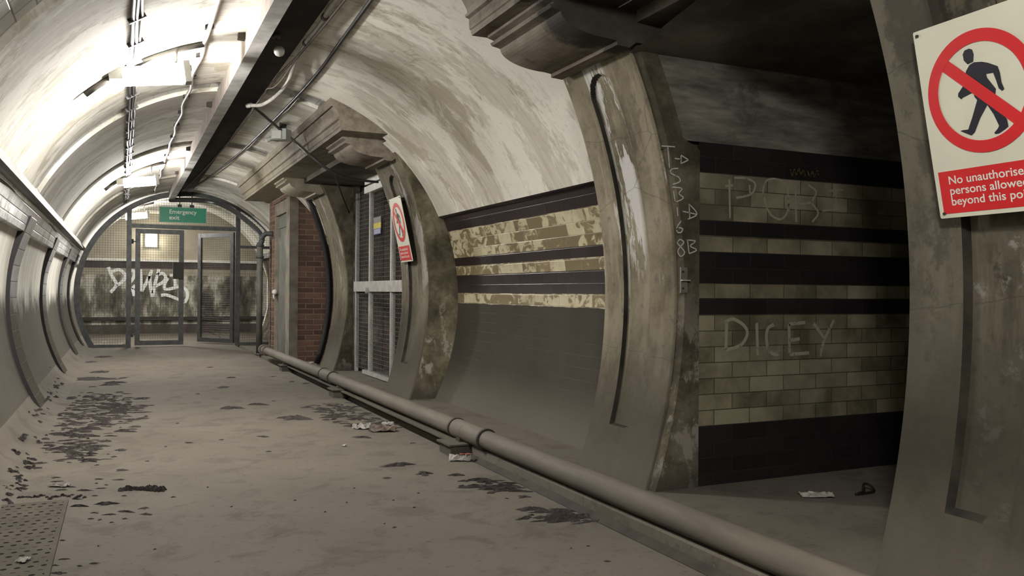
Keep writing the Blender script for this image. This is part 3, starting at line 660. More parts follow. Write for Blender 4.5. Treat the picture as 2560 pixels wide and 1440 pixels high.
# ------------------------------------------------------------------ pipe along the floor
def pc_(y): return Vector((1.885 + .0092 * (12.6 - y), y, .144 - .0018 * (12.6 - y)))
t = thing('floor_pipe', pc_(6) * Vector((1, 1, 0)).length * 0 + Vector((1.92, 6, 0)), 'long dusty iron pipe running along the floor on low blocks', 'pipe')
b = MB(); b.tube([pc_(y) for y in (.6, 3, 6, 9, 12.6)], .055, 24); b.build('pipe_barrel', M['pipe'], t)
yc1, yc2 = P_x(1245, 1112, 1.92).y, P_x(1165, 1082, 1.92).y
for ya, yb in ((4.55, 5.02), (8.35, 8.75)):
    b = MB(); b.tube([pc_(ya), pc_(ya + .005), pc_(yb - .005), pc_(yb)], .0605, 24); o = b.build('sleeve', M['pipe'], t)
    for y in (ya, yb):
        b = MB(); b.tube([pc_(y - .012), pc_(y + .012)], .066, 24); b.build('collar_ring', M['steel'], o)
b = MB(); b.tube([pc_(12.3), pc_(12.34)], .07, 24); b.build('collar_ring', M['pipe'], t)
b = MB(); b.tube([pc_(12.55), pc_(12.62)], .075, 24); b.build('end_flange', M['pipe'], t)
for i, (y, lb) in enumerate(((4.86, 'nearest low block under the floor pipe, with litter against it'), (7.95, 'middle low block under the floor pipe, opposite the meshed door'), (10.75, 'farthest low block under the floor pipe, by the brick cupboard'))):
    s_ = thing('pipe_support', (1.93, y, 0), lb, 'pipe support', 'low blocks under the floor pipe')
    b = MB(); b.box((1.815, y - .10, 0), (2.03, y + .10, .066)); b.build('block', M['block'], s_)
    b = MB(); b.box((1.80, y - .115, .066), (2.05, y + .115, .076)); o = b.build('top_plate', M['kerb'], s_)
    b = MB(); c = pc_(y); b.exy([(c.x - .06, .076), (c.x + .06, .076), (c.x + .056, .10), (c.x + .03, .089), (c.x, .0875), (c.x - .03, .089), (c.x - .056, .10)], y - .03, y + .03); b.build('saddle', M['steel'], s_)
# channel beneath the far pipe, kerb beneath the near pipe
t = thing('steel_channel', (1.93, 8, 0), 'dark steel channel lying under the far length of the floor pipe', 'channel')
for y0, y1 in ((4.98, 7.83), (8.07, 10.63)):
    b = MB(); b.exy([(1.875, .056), (2.02, .056), (2.02, .066), (1.875, .066)], y0, y1); b.build('top_flange', M['kerb'], t)
    b = MB(); b.exy([(1.985, .012), (2.0, .012), (2.0, .056), (1.985, .056)], y0, y1); b.build('web', M['steel'], t)
    b = MB(); b.exy([(1.966, 0), (2.02, 0), (2.02, .012), (1.966, .012)], y0, y1); b.build('bottom_flange', M['steel'], t)
b = MB(); pr = [(1.9405, -.03), (2.06, -.03), (2.06, .066), (1.952, .066), (1.9405, .058)]
b.exy(pr, .6, 4.74); tag(b.build('pipe_kerb', M['floor']), 'long dusty kerb lying beside the gutter under the near pipe', 'kerb')

# ------------------------------------------------------------------ ceiling services
t = thing('steel_girder', (.79, 8, 2.58), 'pale steel girder running along under the vault crown', 'girder')
b = MB(); b.box((.757, YB, 2.603), (.833, 16.0, vz(.833) + .02)); b.build('girder_web', M['girder'], t)
b = MB(); b.box((.747, YB, 2.603), (.756, 16.0, 2.76)); b.build('side_plate', M['girderside'], t)
b = MB(); b.box((.745, YB, 2.594), (.837, 16.0, 2.603)); b.build('bottom_flange', M['girder'], t)
for y in (5.9, 8.2, 10.9, 13.2):
    b = MB(); b.box((.70, y, 2.70), (.746, y + .05, vz(.7) + .01)); b.build('hanger_clip', M['steel'], t)
b = MB(); b.exy([(.845, vz(.845) - .03), (1.115, vz(1.115) - .03), (1.115, vz(1.115) - .012), (.845, vz(.845) - .012)], YB, 15.9)  # dark strip added in place of the girder's shade on the vault
tag(b.build('shade_strip', flat('girder shade colour', (0.030, 0.024, 0.023), .75, 0, .4, 3)), 'dark strip imitating girder shade along the vault right of the girder', 'plate')
def vpt(x, y, gap=.012): # a point just under the vault
    a = math.atan2(vz(x) - VZ, x - VX); return Vector((VX + (VR - gap) * math.cos(a), y, VZ + (VR - gap) * math.sin(a)))
# left cable bundle with clips, pale on its right side
t = thing('cable_bundle', vpt(.05, 8), 'dark cable bundle clipped along the vault left of the lamps', 'cable')
rc = random.Random(3)
for k, (x, r_, mt) in enumerate(((.035, .011, 'cable'), (.058, .011, 'cable'), (.078, .009, 'conduit'))):
    pts = [vpt(x + rc.uniform(-.005, .005), 2.5 + .35 * i, .013 + rc.uniform(0, .004)) for i in range(39)]
    b = MB(); b.tube(smooth_path(pts, 2), r_, 8); b.build('cable', M[mt], t)
for i in range(26):
    y = 3.0 + .5 * i; b = MB(); p = vpt(.055, y, .012); q = vpt(.14, y, .012)
    b.obox((vpt(.02, y, .01) + vpt(.095, y, .01)) / 2, (vpt(.095, y, 0) - vpt(.02, y, 0)).normalized(), (0, 1, 0), Vector((VX - .055, 0, VZ - vz(.055))).normalized(), .05, .008, .017); b.build('clip', M['cable'], t)
t = thing('wavy_cable', vpt(.49, 8), 'pale wavy cable clipped along the vault between lamps and girder', 'cable')
pts = [vpt(.49 + .011 * math.sin(i * 1.9) * (1 if i > 9 else .3), 2.5 + .35 * i, .018 + .006 * math.sin(i * 2.3)) for i in range(39)]
b = MB(); b.tube(smooth_path(pts, 4), .014, 8); b.build('cable', M['conduit'], t)
for i in range(19):
    j = 1 + 2 * i; b = MB(); b.obox(vpt(.49, 2.5 + .35 * j, .012), (1, 0, .25), (0, 1, 0), (0, 0, 1), .026, .022, .012); b.build('clip', M['black'], t)
t = thing('black_cable', vpt(1.4, 8), 'long black cable fixed to the vault right of the girder', 'cable')
pts = [P_vault(925, 4, VR - .012), P_vault(860, 93, VR - .012), P_vault(790, 188, VR - .014), P_vault(715, 270, VR - .012), P_vault(640, 345, VR - .02), P_vault(585, 395, VR - .012), P_vault(520, 445, VR - .018), P_vault(470, 478, VR - .012)]
pts = [pts[0] + (pts[0] - pts[1]).normalized() * 2.5] + pts
pts[0] = vpt(pts[0].x, pts[0].y)
b = MB(); b.tube(smooth_path(pts, 8), .013, 8); b.build('cable', M['black'], t)
b = MB(); pts2 = [p + Vector((.016 + .008 * math.sin(i * 1.7), 0, -.006 + .006 * math.sin(i))) for i, p in enumerate(smooth_path(pts[3:], 5))]; b.tube(pts2, .004, 6); b.build('thin_wire', M['conduit'], t)
t = thing('bent_conduit', vpt(1.17, 6), 'pale conduit along the vault whose loose end bends down in mid air', 'conduit')
pts = [vpt(1.16, 2.5, .03), vpt(1.16, 4.0, .03), P_vault(838, 3, VR - .03), P_vault(800, 62, VR - .03), P_vault(765, 107, VR - .035), P_vault(735, 165, VR - .05), P_vault(718, 208, VR - .09), P_y(690, 240, 7.35), P_y(655, 262, 7.55), P_y(625, 263, 7.7)]
b = MB(); b.tube(smooth_path(pts, 6), .016, 10); b.build('conduit_tube', M['conduit'], t)
b = MB(); b.tube([pts[-1] + Vector((.01, -.01, .002)), pts[-1] + Vector((-.02, .03, -.002))], .021, 10); b.build('end_socket', M['conduit'], t)
for p in (vpt(1.16, 4.6, .03), P_vault(812, 42, VR - .03), P_vault(765, 107, VR - .033)):
    b = MB(); b.tube([p - Vector((0, .02, 0)), p + Vector((0, .02, 0))], .023, 10); b.build('clip', M['brown'], t)
t = thing('brown_cable', vpt(1.2, 7), 'slack brown cable hanging beside the bent conduit', 'cable')
pts = [vpt(1.19, 3.5, .04), P_vault(850, 15, VR - .06), P_vault(790, 88, VR - .06), P_vault(745, 140, VR - .07), P_vault(700, 185, VR - .07), P_vault(665, 230, VR - .1), P_vault(640, 262, VR - .1), P_vault(612, 305, VR - .06), P_vault(555, 375, VR - .05), P_vault(500, 435, VR - .04), P_vault(455, 478, VR - .03)]
b = MB(); b.tube(smooth_path(pts, 6), .009, 8); b.build('cable', M['brown'], t)
b = MB(); b.tube(smooth_path([pts[3], P_vault(707, 196, VR - .12), P_vault(685, 218, VR - .13), P_vault(668, 222, VR - .11), pts[5]], 6), .006, 6); b.build('loop', M['brown'], t)
# globe lamp
g = P_vault(690, 86, VR - .035); gb = P_y(698, 128, g.y + .02)
t = thing('globe_lamp', gb, 'small unlit white globe lamp hanging right of the girder', 'lamp')
b = MB(); b.tube([g, g - Vector((0, 0, .025))], .03, 12); b.tube([g - Vector((0, 0, .02)), gb + Vector((0, 0, .025))], .007, 8); b.build('stem', M['brown'], t)
b = MB(); b.sphere(gb, .037, 20); b.build('globe', M['globe'], t)
# tube lamps
def batten(Y, cx, lb, zoff=0, full=True):
    a = math.radians(-8); c = Vector((cx, Y, 2.462 + zoff))
    ax = Vector((math.cos(a), 0, -math.sin(a))); up = Vector((math.sin(a), 0, math.cos(a)))
    t = thing('ceiling_lamp', c, lb, 'lamp', 'lamps along the vault')
    b = MB(); b.obox(c + up * .0 - ax * .03, ax, (0, 1, 0), up, .26, .026, .014); b.build('housing', M['lampgrey'], t)
    b = MB(); b.obox(c - up * .056 - ax * .015, ax, (0, 1, 0), up, .185, .05, .042); b.build('cover', M['lamp'], t)
    b = MB(); b.obox(c - ax * .235 - up * .03, ax, (0, 1, 0), up, .045, .05, .04); b.build('end_box', M['lampgrey'], t)
    b = MB(); b.obox(c + ax * .20 - up * .03, ax, (0, 1, 0), up, .02, .055, .07); b.build('end_box', M['lampgrey'], t)
    b = MB(); pts = [vpt(cx - .42 + .72 * i / 12, Y + .02, .02) for i in range(13)]; b.tube(pts, .018, 8); b.build('conduit_arm', M['steel'], t)
    for k in (-.12, .14):
        q = c + ax * k; b = MB(); b.tube([q + up * .04, Vector((q.x, Y, vz(q.x) - .01)) ], .008, 6); b.build('rod', M['steel'], t)
    return t
batten(6.02, .185, 'nearest lit lamp in view under the vault crown, glaring white')
batten(11.85, P_y(350, 440, 11.85).x, 'second lit lamp under the vault, between two tiled arches', -.02)
batten(17.6, .25, 'lit lamp under the vault beyond the mesh gate', 0)
batten(0.08, .45, 'lit lamp under the vault overhead in the near foreground', .09)
t = thing('bulkhead_lamp', P_y(378, 601, YE - .1), 'lit square bulkhead lamp on the end wall behind the gate', 'lamp')
c = P_y(378, 601, YE); b = MB(); b.box((c.x - .13, YE - .05, c.z - .16), (c.x + .13, YE, c.z + .16)); b.build('back_plate', M['lampgrey'], t)
b = MB(); b.sphere((c.x, YE - .08, c.z), .12, 16, (.85, .7, 1.1)); b.build('glass', M['bulk'], t)
# camera-like lamp box on the vault near the cornice
p0 = P_vault(703, 338, VR - .12)
t = thing('lamp_box', p0, 'small pale unlit lamp box fixed to the vault above the cornice', 'lamp')
b = MB(); b.obox(p0, (.8, -.55, 0), (.55, .8, 0), (0, 0, 1), .085, .07, .055); b.build('case', M['boxgrey'], t)
b = MB(); b.obox(p0 + Vector((-.055, -.07, -.01)), (.8, -.55, 0), (.55, .8, 0), (0, 0, 1), .05, .012, .04); b.build('front_glass', M['globe'], t)
b = MB(); b.tube([p0 + Vector((-.08, .02, -.03)), p0 + Vector((-.15, .0, -.07))], .022, 10); b.build('gland', M['boxgrey'], t)
b = MB(); b.box((p0.x - .02, p0.y - .02, p0.z + .05), (p0.x + .05, p0.y + .02, vz(p0.x) + .01)); b.build('mount', M['steel'], t)
pts = [p0 + Vector((0, .05, .06)), P_x(762, 372, 1.70), P_x(830, 428, 1.95), P_x(890, 450, 2.25), P_x(940, 453, 2.45)]
pts = [P_y(632, 268, 7.72), P_y(655, 285, 7.95), P_y(690, 315, 8.6)] + [P_x(735, 352, 1.60), P_x(775, 388, 1.72), P_x(815, 420, 1.88), P_x(855, 440, 2.08), P_x(895, 450, 2.3), P_x(945, 455, 2.55)]
b = MB(); b.tube(smooth_path(pts, 8), .014, 8); tag(b.build('slack_cable', M['cable']), 'slack dark cable sagging from the vault into the meshed opening', 'cable')
pts = [P_x(836, 432, 2.02), P_x(852, 480, 2.35), P_x(868, 520, 2.55), P_x(884, 562, 2.72), P_x(890, 590, 2.72)]
b = MB(); b.tube(smooth_path(pts, 6), .008, 6); tag(b.build('thin_cable', M['black']), 'thin black cable dropping beside the meshed door frame', 'cable')
# black sagging cable under the left ledge
b = MB(); b.tube(smooth_path([Vector((-.66 - .012 * math.sin(i * 1.3), 3.0 + .8 * i, 1.645 - .012 * (i % 2))) for i in range(17)], 4), .012, 8)
tag(b.build('ledge_cable', M['black']), 'black cable slung beneath the left ledge', 'cable')

# ------------------------------------------------------------------ mesh gate across the tunnel
GY = 16.1; GX, GZ, GR = 1.115, .922, 1.81
t = thing('mesh_gate', (1.1, GY, 0), 'grey steel gate screen with square mesh closing the tunnel', 'gate')
def ringx(z, s, R=GR): return GX + s * math.sqrt(max(0, R * R - (z - GZ) ** 2))
def ringz(x, R=GR): return GZ + math.sqrt(max(0, R * R - (x - GX) ** 2))
b = MB(); a0, a1 = math.radians(-30.5), math.radians(210.5)
b.quadgrid(lambda i, k: (GX + (GR + (.045, -.045, -.045, .045, .045)[k]) * math.cos(a0 + (a1 - a0) * i / 90), GY + (-.03, -.03, .03, .03, -.03)[k], GZ + (GR + (.045, -.045, -.045, .045, .045)[k]) * math.sin(a0 + (a1 - a0) * i / 90)), 90, 4, False, True)
b.build('ring_frame', M['gate'], t)
for x, zt in ((.115, ringz(.115)), (1.93, ringz(1.93))):
    b = MB(); b.box((x - .04, GY - .04, 0), (x + .04, GY + .04, zt)); b.build('post', M['gate'], t)
b = MB(); b.box((.155, GY - .03, 2.09), (1.89, GY + .03, 2.16)); b.build('header', M['gate'], t)
b = MB(); b.box((ringx(.04, -1) + .02, GY - .02, 0), (.075, GY + .02, .05)); b.build('sill', M['gate'], t)
b = MB(); b.box((1.97, GY - .02, 0), (ringx(.04, 1), GY + .02, .05)); b.build('sill', M['gate'], t)
b = MB(); b.box((1.97, GY - .02, 1.78), (ringx(1.8, 1), GY + .02, 1.83)); b.build('rail', M['gate'], t)
PT, WRR = .042, .0017
def wires(b, xr, zr, xl, xh, zl, zh):
    x = xr[0]
    while x < xr[1]:
        z0, z1 = zl(x), zh(x)
        if z1 - z0 > .02: b.tube([(x, GY, z0), (x, GY, z1)], WRR, 4, False, False)
        x += PT
    z = zr[0]
    while z < zr[1]:
        x0, x1 = xl(z), xh(z)
        if x1 - x0 > .02: b.tube([(x0, GY + .004, z), (x1, GY + .004, z)], WRR, 4, False, False)
        z += PT
b = MB(); wires(b, (-.68, .08), (.05, 2.5), lambda z: ringx(z, -1, GR - .03), lambda z: .08, lambda x: max(.03, GZ - math.sqrt(max(0, (GR - .03) ** 2 - (x - GX) ** 2))), lambda x: ringz(x, GR - .03)); b.build('side_mesh', M['wire'], t)
b = MB(); wires(b, (1.98, 2.9), (.05, 2.5), lambda z: 1.97, lambda z: max(1.97, ringx(z, 1, GR - .03)), lambda x: max(.03, GZ - math.sqrt(max(0, (GR - .03) ** 2 - (x - GX) ** 2))), lambda x: ringz(x, GR - .03)); b.build('side_mesh', M['wire'], t)
b = MB(); wires(b, (.17, 1.9), (2.17, 2.76), lambda z: max(.155, ringx(z, -1, GR - .03)), lambda z: min(1.89, ringx(z, 1, GR - .03)), lambda x: 2.16, lambda x: ringz(x, GR - .03)); b.build('top_mesh', M['wire'], t)
def leaf(p0, p1, label):
    p0, p1 = Vector(p0), Vector(p1); d = (p1 - p0).normalized(); L = (p1 - p0).length; nn = Vector((-d.y, d.x, 0)); Z = Vector((0, 0, 1))
    z0, z1 = .03, 2.075
    b = MB()
    for u in (.04, L - .04): b.obox(p0 + d * u + Z * (z0 + z1) / 2, d, nn, Z, .04, .022, (z1 - z0) / 2)
    for z in (z0 + .04, z1 - .04): b.obox(p0 + d * L / 2 + Z * z, d, nn, Z, L / 2 - .08, .02, .04)
    o = b.build('gate_door', M['gate'], t); o['label'] = label
    b = MB(); u = .06 + .02
    while u < L - .06: q = p0 + d * u; b.tube([q + Z * (z0 + .06), q + Z * (z1 - .06)], WRR, 4, False, False); u += PT
    z = z0 + .08
    while z < z1 - .06: b.tube([p0 + d * .06 + Z * z, p0 + d * (L - .06) + Z * z], WRR, 4, False, False); z += PT
    b.build('door_mesh', M['wire'], o)
    for z in (.22, 1.85):
        b = MB(); b.tube([p0 - d * .045 + Z * (z - .04), p0 - d * .045 + Z * (z + .04)], .018, 8); b.tube([p0 - d * .07 + Z * z, p0 + d * .02 + Z * z], .012, 6); b.build('hinge', M['gate'], o)
    return o, p0, d, L
o, p0, d, L = leaf((.215, GY, 0), (1.01, GY, 0), 'closed left door of the gate')
b = MB(); b.box((.83, GY - .05, 1.20), (1.0, GY + .05, 1.50)); b.build('lock_box', M['steel'], o)
leaf((1.885, GY + .12, 0), (1.325, GY + .86, 0), 'open right door of the gate, swung away')
# emergency exit sign
sx0, sx1, sz0, sz1, sY = .588, 1.366, 2.188, 2.462, 15.86
t = thing('exit_sign', (sx0, sY, sz0), 'green emergency exit sign hanging above the gate doors', 'sign')
b = MB(); b.box((sx0, sY, sz0), (sx1, sY + .02, sz1)); b.build('board', M['green'], t)
b = MB()
for lo, hi in (((sx0, sz0), (sx1, sz0 + .008)), ((sx0, sz1 - .008), (sx1, sz1)), ((sx0, sz0), (sx0 + .008, sz1)), ((sx1 - .008, sz0), (sx1, sz1))): b.box((lo[0] - .002, sY - .004, lo[1] - .002), (hi[0] + .002, sY - .0005, hi[1] + .002))
b.build('border', flat('pale green edge', (0.30, 0.42, 0.33), .5), t)
for i, (tx, z) in enumerate((('Emergency', sz0 + .158), ('exit', sz0 + .055))):
    b = text_mb(tx, .112, 1.0); wtx = max(v.x for v in b.v); k = .455 / wtx if i == 0 else .17 / wtx
    b.v = [Vector((sx0 + .158 + v.x * k, sY - .003, z + v.y * .92)) for v in b.v]; b.build('lettering', M['offwhite'], t)
for x in (.92, 1.12):
    b = MB(); b.box((x - .035, sY - .005, sz1), (x + .035, sY + .02, sz1 + .05)); b.box((x - .008, sY, sz1 + .05), (x + .008, sY + .012, 2.745)); b.build('hanger', M['black'], t)
# drain pipe: bar across, bend and downpipe
t = thing('down_pipe', (1.945, 13.46, 0), 'grey pipe crossing under the vault and dropping to the floor before the gate', 'pipe')
pts = [P_y(425, 500, 15.9), P_y(470, 500, 15.7), P_y(515, 502, 15.4), P_y(548, 509, 15.0), P_y(585, 528, 14.6), P_y(618, 553, 14.2), P_y(645, 578, 13.75), P_y(655, 597, 13.5), Vector((1.945, 13.46, 1.72))]
b = MB(); b.tube(smooth_path(pts, 6), [.042] * 49, 14); b.build('bend', M['gate'], t)
b = MB(); b.tube([(1.945, 13.46, 0), (1.945, 13.46, 1.75)], .047, 16); b.build('vertical_pipe', flat('dusty grey pipe', (0.085, 0.082, 0.072), .6, 0, .2, 5), t)
for z in (.012, 1.70, 1.52):
    b = MB(); b.tube([(1.945, 13.46, z - .012 if z > .1 else 0), (1.945, 13.46, z + .02)], .062, 16); b.build('collar', M['gate'], t)
b = MB(); b.tube(smooth_path([(1.95, 13.46, 1.80), (2.02, 13.46, 1.88), (2.08, 13.45, 1.89), (2.13, 13.45, 1.89)], 5), .038, 12); b.build('branch', M['gate'], t)

# ------------------------------------------------------------------ brick cupboard
BX, BY0, BY1 = 2.16, 12.03, 13.8
t = thing('brick_cupboard', (2.4, BY0, 0), 'red brick cupboard with a grey door standing against the right wall', 'cupboard')
def bt(x): return 2.42
b = MB(); poly = [(2.16, 0), (2.90, 0), (2.90, 2.40), (2.16, 2.40)]
b.exy(poly, BY0, BY0 + .11); b.build('side_wall', M['brick'], t)
b = MB(); b.box((BX - .02, 13.42, 0), (BX + .3, BY1, 2.44)); b.box((BX - .02, 12.05, 2.34), (BX + .3, 13.42, 2.44)); b.build('front_brick', M['brick'], t)
b = MB(); b.box((BX - .02, 12.02, 0), (BX + .10, 12.30, 2.34)); b.box((BX, 13.35, 0), (BX + .1, 13.42, 2.34)); b.box((BX, 12.30, 2.15), (BX + .1, 13.35, 2.34)); b.build('stone_frame', M['stone'], t)
b = MB(); b.box((BX + .04, 12.30, .02), (BX + .09, 13.35, 2.15)); o = b.build('door', M['greydoor'], t)
b = MB(); b.box((BX + .028, 12.45, 1.95), (BX + .04, 13.2, 2.10)); b.build('panel', M['greydoor'], o)
b = MB(); b.box((BX + .025, 12.38, 1.66), (BX + .04, 12.46, 1.86)); b.build('hinge_plate', M['steel'], o)
b = MB(); b.sphere((BX - .01, 13.30, .98), .045, 12); b.tube([(BX + .05, 13.30, .98), (BX - .03, 13.30, .93), (BX - .035, 13.22, .88)], .014, 8); b.build('handle', M['conduit'], o)
b = MB(); b.box((BX + .3, 12.1, 2.40), (2.75, BY1, 2.44)); b.build('top', M['sooty'], t)
# black pipes following the far pilaster
for i, (dx, y, r_) in enumerate(((.0, 11.42, .038), (.045, 11.55, .034))):
    pts = [(pilx(.02 + 2.22 * k / 16) + dx - .02, y, .02 + 2.22 * k / 16) for k in range(17)]
    b = MB(); b.tube(pts, r_, 10); tag(b.build('curved_pipe', M['black'] if i == 0 else M['cable']), ('black curved pipe against the far pilaster', 'thinner dark curved pipe between the black pipe and the brick')[i], 'pipe')

# ------------------------------------------------------------------ meshed door in the second opening
DX = 2.68
def dy(px, py=700): return P_x(px, py, DX).y
t = thing('mesh_door', (DX, 9.3, 0), 'pale metal framed mesh door closing the opening between two pilasters', 'door')
yL, y1_, y2_, yR = dy(890), dy(927), dy(981), dy(1000) - .55
zt = P_x(908, 478, DX).z; zm0, zm1 = P_x(930, 729, DX).z, P_x(930, 703, DX).z
b = MB(); b.box((DX - .01, yL - .03, 0), (DX + .03, yL + .01, zt)); b.build('jamb_strip', M['alu'], t)
for y, wd in ((y1_, .026), (y2_, .025), (8.35, .025)):
    b = MB(); b.box((DX - .02, y - wd, .04), (DX + .025, y + wd, zt - .02)); b.build('upright', M['alu'], t)
b = MB(); b.box((DX - .035, 8.25, zm0), (DX - .02, yL - .02, zm1)); o = b.build('lock_plate', M['alu'], t)
b = MB(); b.box((DX - .04, 8.25, zt + .045), (DX + .03, y1_ + .16, zt + .125)); b.build('head_rail', M['head'], t)
b = MB(); b.box((DX - .035, 8.25, zt - .055), (DX + .03, y1_ + .20, zt + .025)); b.build('head_rail', M['head'], t)
b = MB(); b.box((DX - .03, 8.25, 0.01), (DX + .03, y1_ + .25, .055)); b.build('bottom_rail', M['alu'], t)
b = MB()
y = 8.26
while y < yL - .02: b.tube([(DX, y, .05), (DX, y, zt)], .0022, 4, False, False); y += .05
z = .07
while z < zt: b.tube([(DX + .004, 8.26, z), (DX + .004, yL - .02, z)], .0022, 4, False, False); z += .05
b.build('mesh_panel', flat('dull door mesh', (0.20, 0.20, 0.195), .5), t)
b = MB(); b.box((DX - .02, yL + .02, 0), (DX + .05, 10.52, zt + .15)); b.box((DX - .02, 8.2, zt + .125), (DX + .05, 10.52, 2.36)); b.build('surround', M['sooty'], t)
c = Vector((DX - .05, y1_ - .01, (zm0 + zm1) / 2 - .03))
t2 = thing('padlock', c, 'small bright padlock on the mesh door lock plate', 'padlock')
b = MB(); b.box(c + Vector((-.015, -.025, -.05)), c + Vector((.012, .025, 0))); b.build('body', flat('bright steel', (.6, .6, .58), .3, .7), t2)
b = MB(); b.tube([c + Vector((0, .018 * math.cos(a_), .022 * math.sin(a_))) for a_ in [PI * i / 8 for i in range(9)]], .005, 6); b.build('shackle', M['alu'], t2)
nz0, nz1 = P_x(950, 586, DX).z, P_x(950, 543, DX).z; ny0, ny1 = dy(959, 565), dy(941, 565)
t2 = thing('door_notice', (DX - .03, (ny0 + ny1) / 2, nz0), 'small yellow and blue notice fixed to the mesh door', 'notice')
h = nz1 - nz0
for nm, mt, f0, f1 in (('blue_panel', 'blue', 0, .34), ('yellow_panel', 'yellow', .34, .66), ('grey_head', 'clear', .66, 1.0)):
    b = MB(); b.box((DX - .034, ny0, nz0 + h * f0), (DX - .028, ny1, nz0 + h * f1)); b.build(nm, M[mt], t2)
b = MB()
for k in range(4): b.box((DX - .036, ny0 + .02, nz0 + h * (.06 + .065 * k)), (DX - .034, ny1 - .03, nz0 + h * (.085 + .065 * k)))
b.build('print_lines', M['offwhite'], t2)

# ------------------------------------------------------------------ prohibition signs
UD, VD, ND = Vector((-.0462, -.9989, .0002)), Vector((-.2085, .0099, .9780)), Vector((-.9769, .0452, -.2088))
SW, SH = .43, .632
HEAD = [(.1963, .5276), (.18, .5256), (.1723, .5153), (.173, .4957), (.1845, .4805), (.2049, .4842), (.2103, .5054), (.2071, .5219)]
BODY = [(.2065, .482), (.2329, .4771), (.2543, .4683), (.2834, .4508), (.2877, .431), (.2885, .4002), (.2943, .3785), (.2862, .3742), (.2767, .3842), (.2716, .411), (.2659, .4346), (.2417, .4369), (.2435, .4244), (.2674, .3845), (.263, .3683), (.2523, .3603), (.2778, .2604), (.2617, .2529), (.2384, .2489), (.2317, .2547), (.2513, .2704), (.2417, .3174), (.2301, .3406), (.2015, .3077), (.175, .2664), (.1616, .258), (.1244, .2789), (.1309, .2806), (.1531, .2792), (.1727, .3132), (.199, .3646), (.1912, .3768), (.1915, .3909), (.1499, .3821), (.1451, .3777), (.1339, .3891), (.1365, .3993), (.1557, .4165), (.1753, .4616), (.1899, .4774)]
# the leg and arm outlines: feet and shoes as drawn on the sign
BODY = BODY[:16] + [(.2705, .3200), (.2890, .2860), (.2905, .2640), (.2790, .2575), (.2560, .2480), (.2440, .2487), (.2405, .2530), (.2545, .2640), (.2600, .2720), (.2480, .3090), (.2310, .3420)] + BODY[23:]
def disc(u, v, r0, r1, n=72):
    b = MB(); b.quadgrid(lambda i, k: (u + (r0, r1)[k] * math.cos(2 * PI * i / n), v + (r0, r1)[k] * math.sin(2 * PI * i / n), 0), n, 1, False, True); return b
def slab(poly, z0, z1):
    bm = bmesh.new(); vs = [bm.verts.new((u, v, z1)) for u, v in poly]; f = bm.faces.new(vs); bm.normal_update()
    if f.normal.z < 0: f.normal_flip()
    bmesh.ops.triangulate(bm, faces=[f]); b = MB(); bm.verts.index_update()
    b.v = [v.co.copy() for v in bm.verts]; b.f = [[v.index for v in q.verts] for q in bm.faces]; b.sm = [False] * len(b.f); bm.free(); return b
def rrect(u0, v0, u1, v1, r, n=5):
    out = []
    for cu, cv, a in ((u1 - r, v1 - r, 0), (u0 + r, v1 - r, 90), (u0 + r, v0 + r, 180), (u1 - r, v0 + r, 270)):
        out += [(cu + r * math.cos(math.radians(a + 90 * i / n)), cv + r * math.sin(math.radians(a + 90 * i / n))) for i in range(n + 1)]
    return out
def prohibition(loc, label):
    t = thing('prohibition_sign', loc, label, 'sign', 'no entry signs on the pilasters')
    mm = Matrix((UD, VD, ND)).transposed(); t.rotation_euler = mm.to_euler()
    b = MB(); b.extrude([(u, v, -.005) for u, v in rrect(0, 0, SW, SH, .006)], (0, 0, .005)); b.build('board', M['white'], t, True)
    b = MB(); b.box((.05, .02, -.06), (SW - .05, .055, -.005)); b.box((.05, SH - .055, -.10), (SW - .05, SH - .02, -.005)); b.build('batten', M['black'], t, True)
    def lift(b, z): b.v = [Vector((v.x, v.y, z)) for v in b.v]; return b
    lift(slab(HEAD, 0, 0), .0010).build('figure_head', M['ink'], t, True)
    lift(slab(BODY, 0, 0), .0010).build('walking_figure', M['ink'], t, True)
    lift(disc(.2146, .389, .1526, .1915), .0022).build('red_ring', M['red'], t, True)
    dn = Vector((.2250, -.2165)).normalized(); cc = Vector((.2146, .389)); pn = Vector((-dn.y, dn.x)) * .0195
    pts = [cc - dn * .17 - pn, cc + dn * .17 - pn, cc + dn * .17 + pn, cc - dn * .17 + pn]
    lift(slab([(p.x, p.y) for p in pts], 0, 0), .0017).build('red_slash', M['red'], t, True)
    o = lift(slab([(.017, .0145), (SW - .017, .0145), (SW - .017, .1565), (.017, .1565)], 0, 0), .0010).build('red_panel', M['red'], t, True)
    for tx, v0, wd in (('No unauthorised', .1125, .287), ('persons allowed', .0775, .277), ('beyond this point', .0415, .300)):
        b = text_mb(tx, .039); mx = max(v.x for v in b.v); k = wd / mx
        b.v = [Vector((.052 + v.x * k, v0 + v.y * .98, .0018)) for v in b.v]; b.build('lettering', M['offwhite'], o, True)
    for u, v in ((.016, SH - .016), (.019, .016), (SW - .016, SH - .016), (SW - .019, .016)):
        b = MB(); b.tube([(u, v, -.001), (u, v, .0045)], .0055, 10); b.build('bolt', M['steel'], t, True)
    return t
s1 = prohibition((2.53, 1.9746, 1.2605), 'large prohibition sign with walking figure on the nearest pilaster')
s2 = copy_tree(s1); s2.location = (2.53, 8.06, 1.292); s2['label'] = 'smaller looking prohibition sign on the far pilaster beside the mesh door'

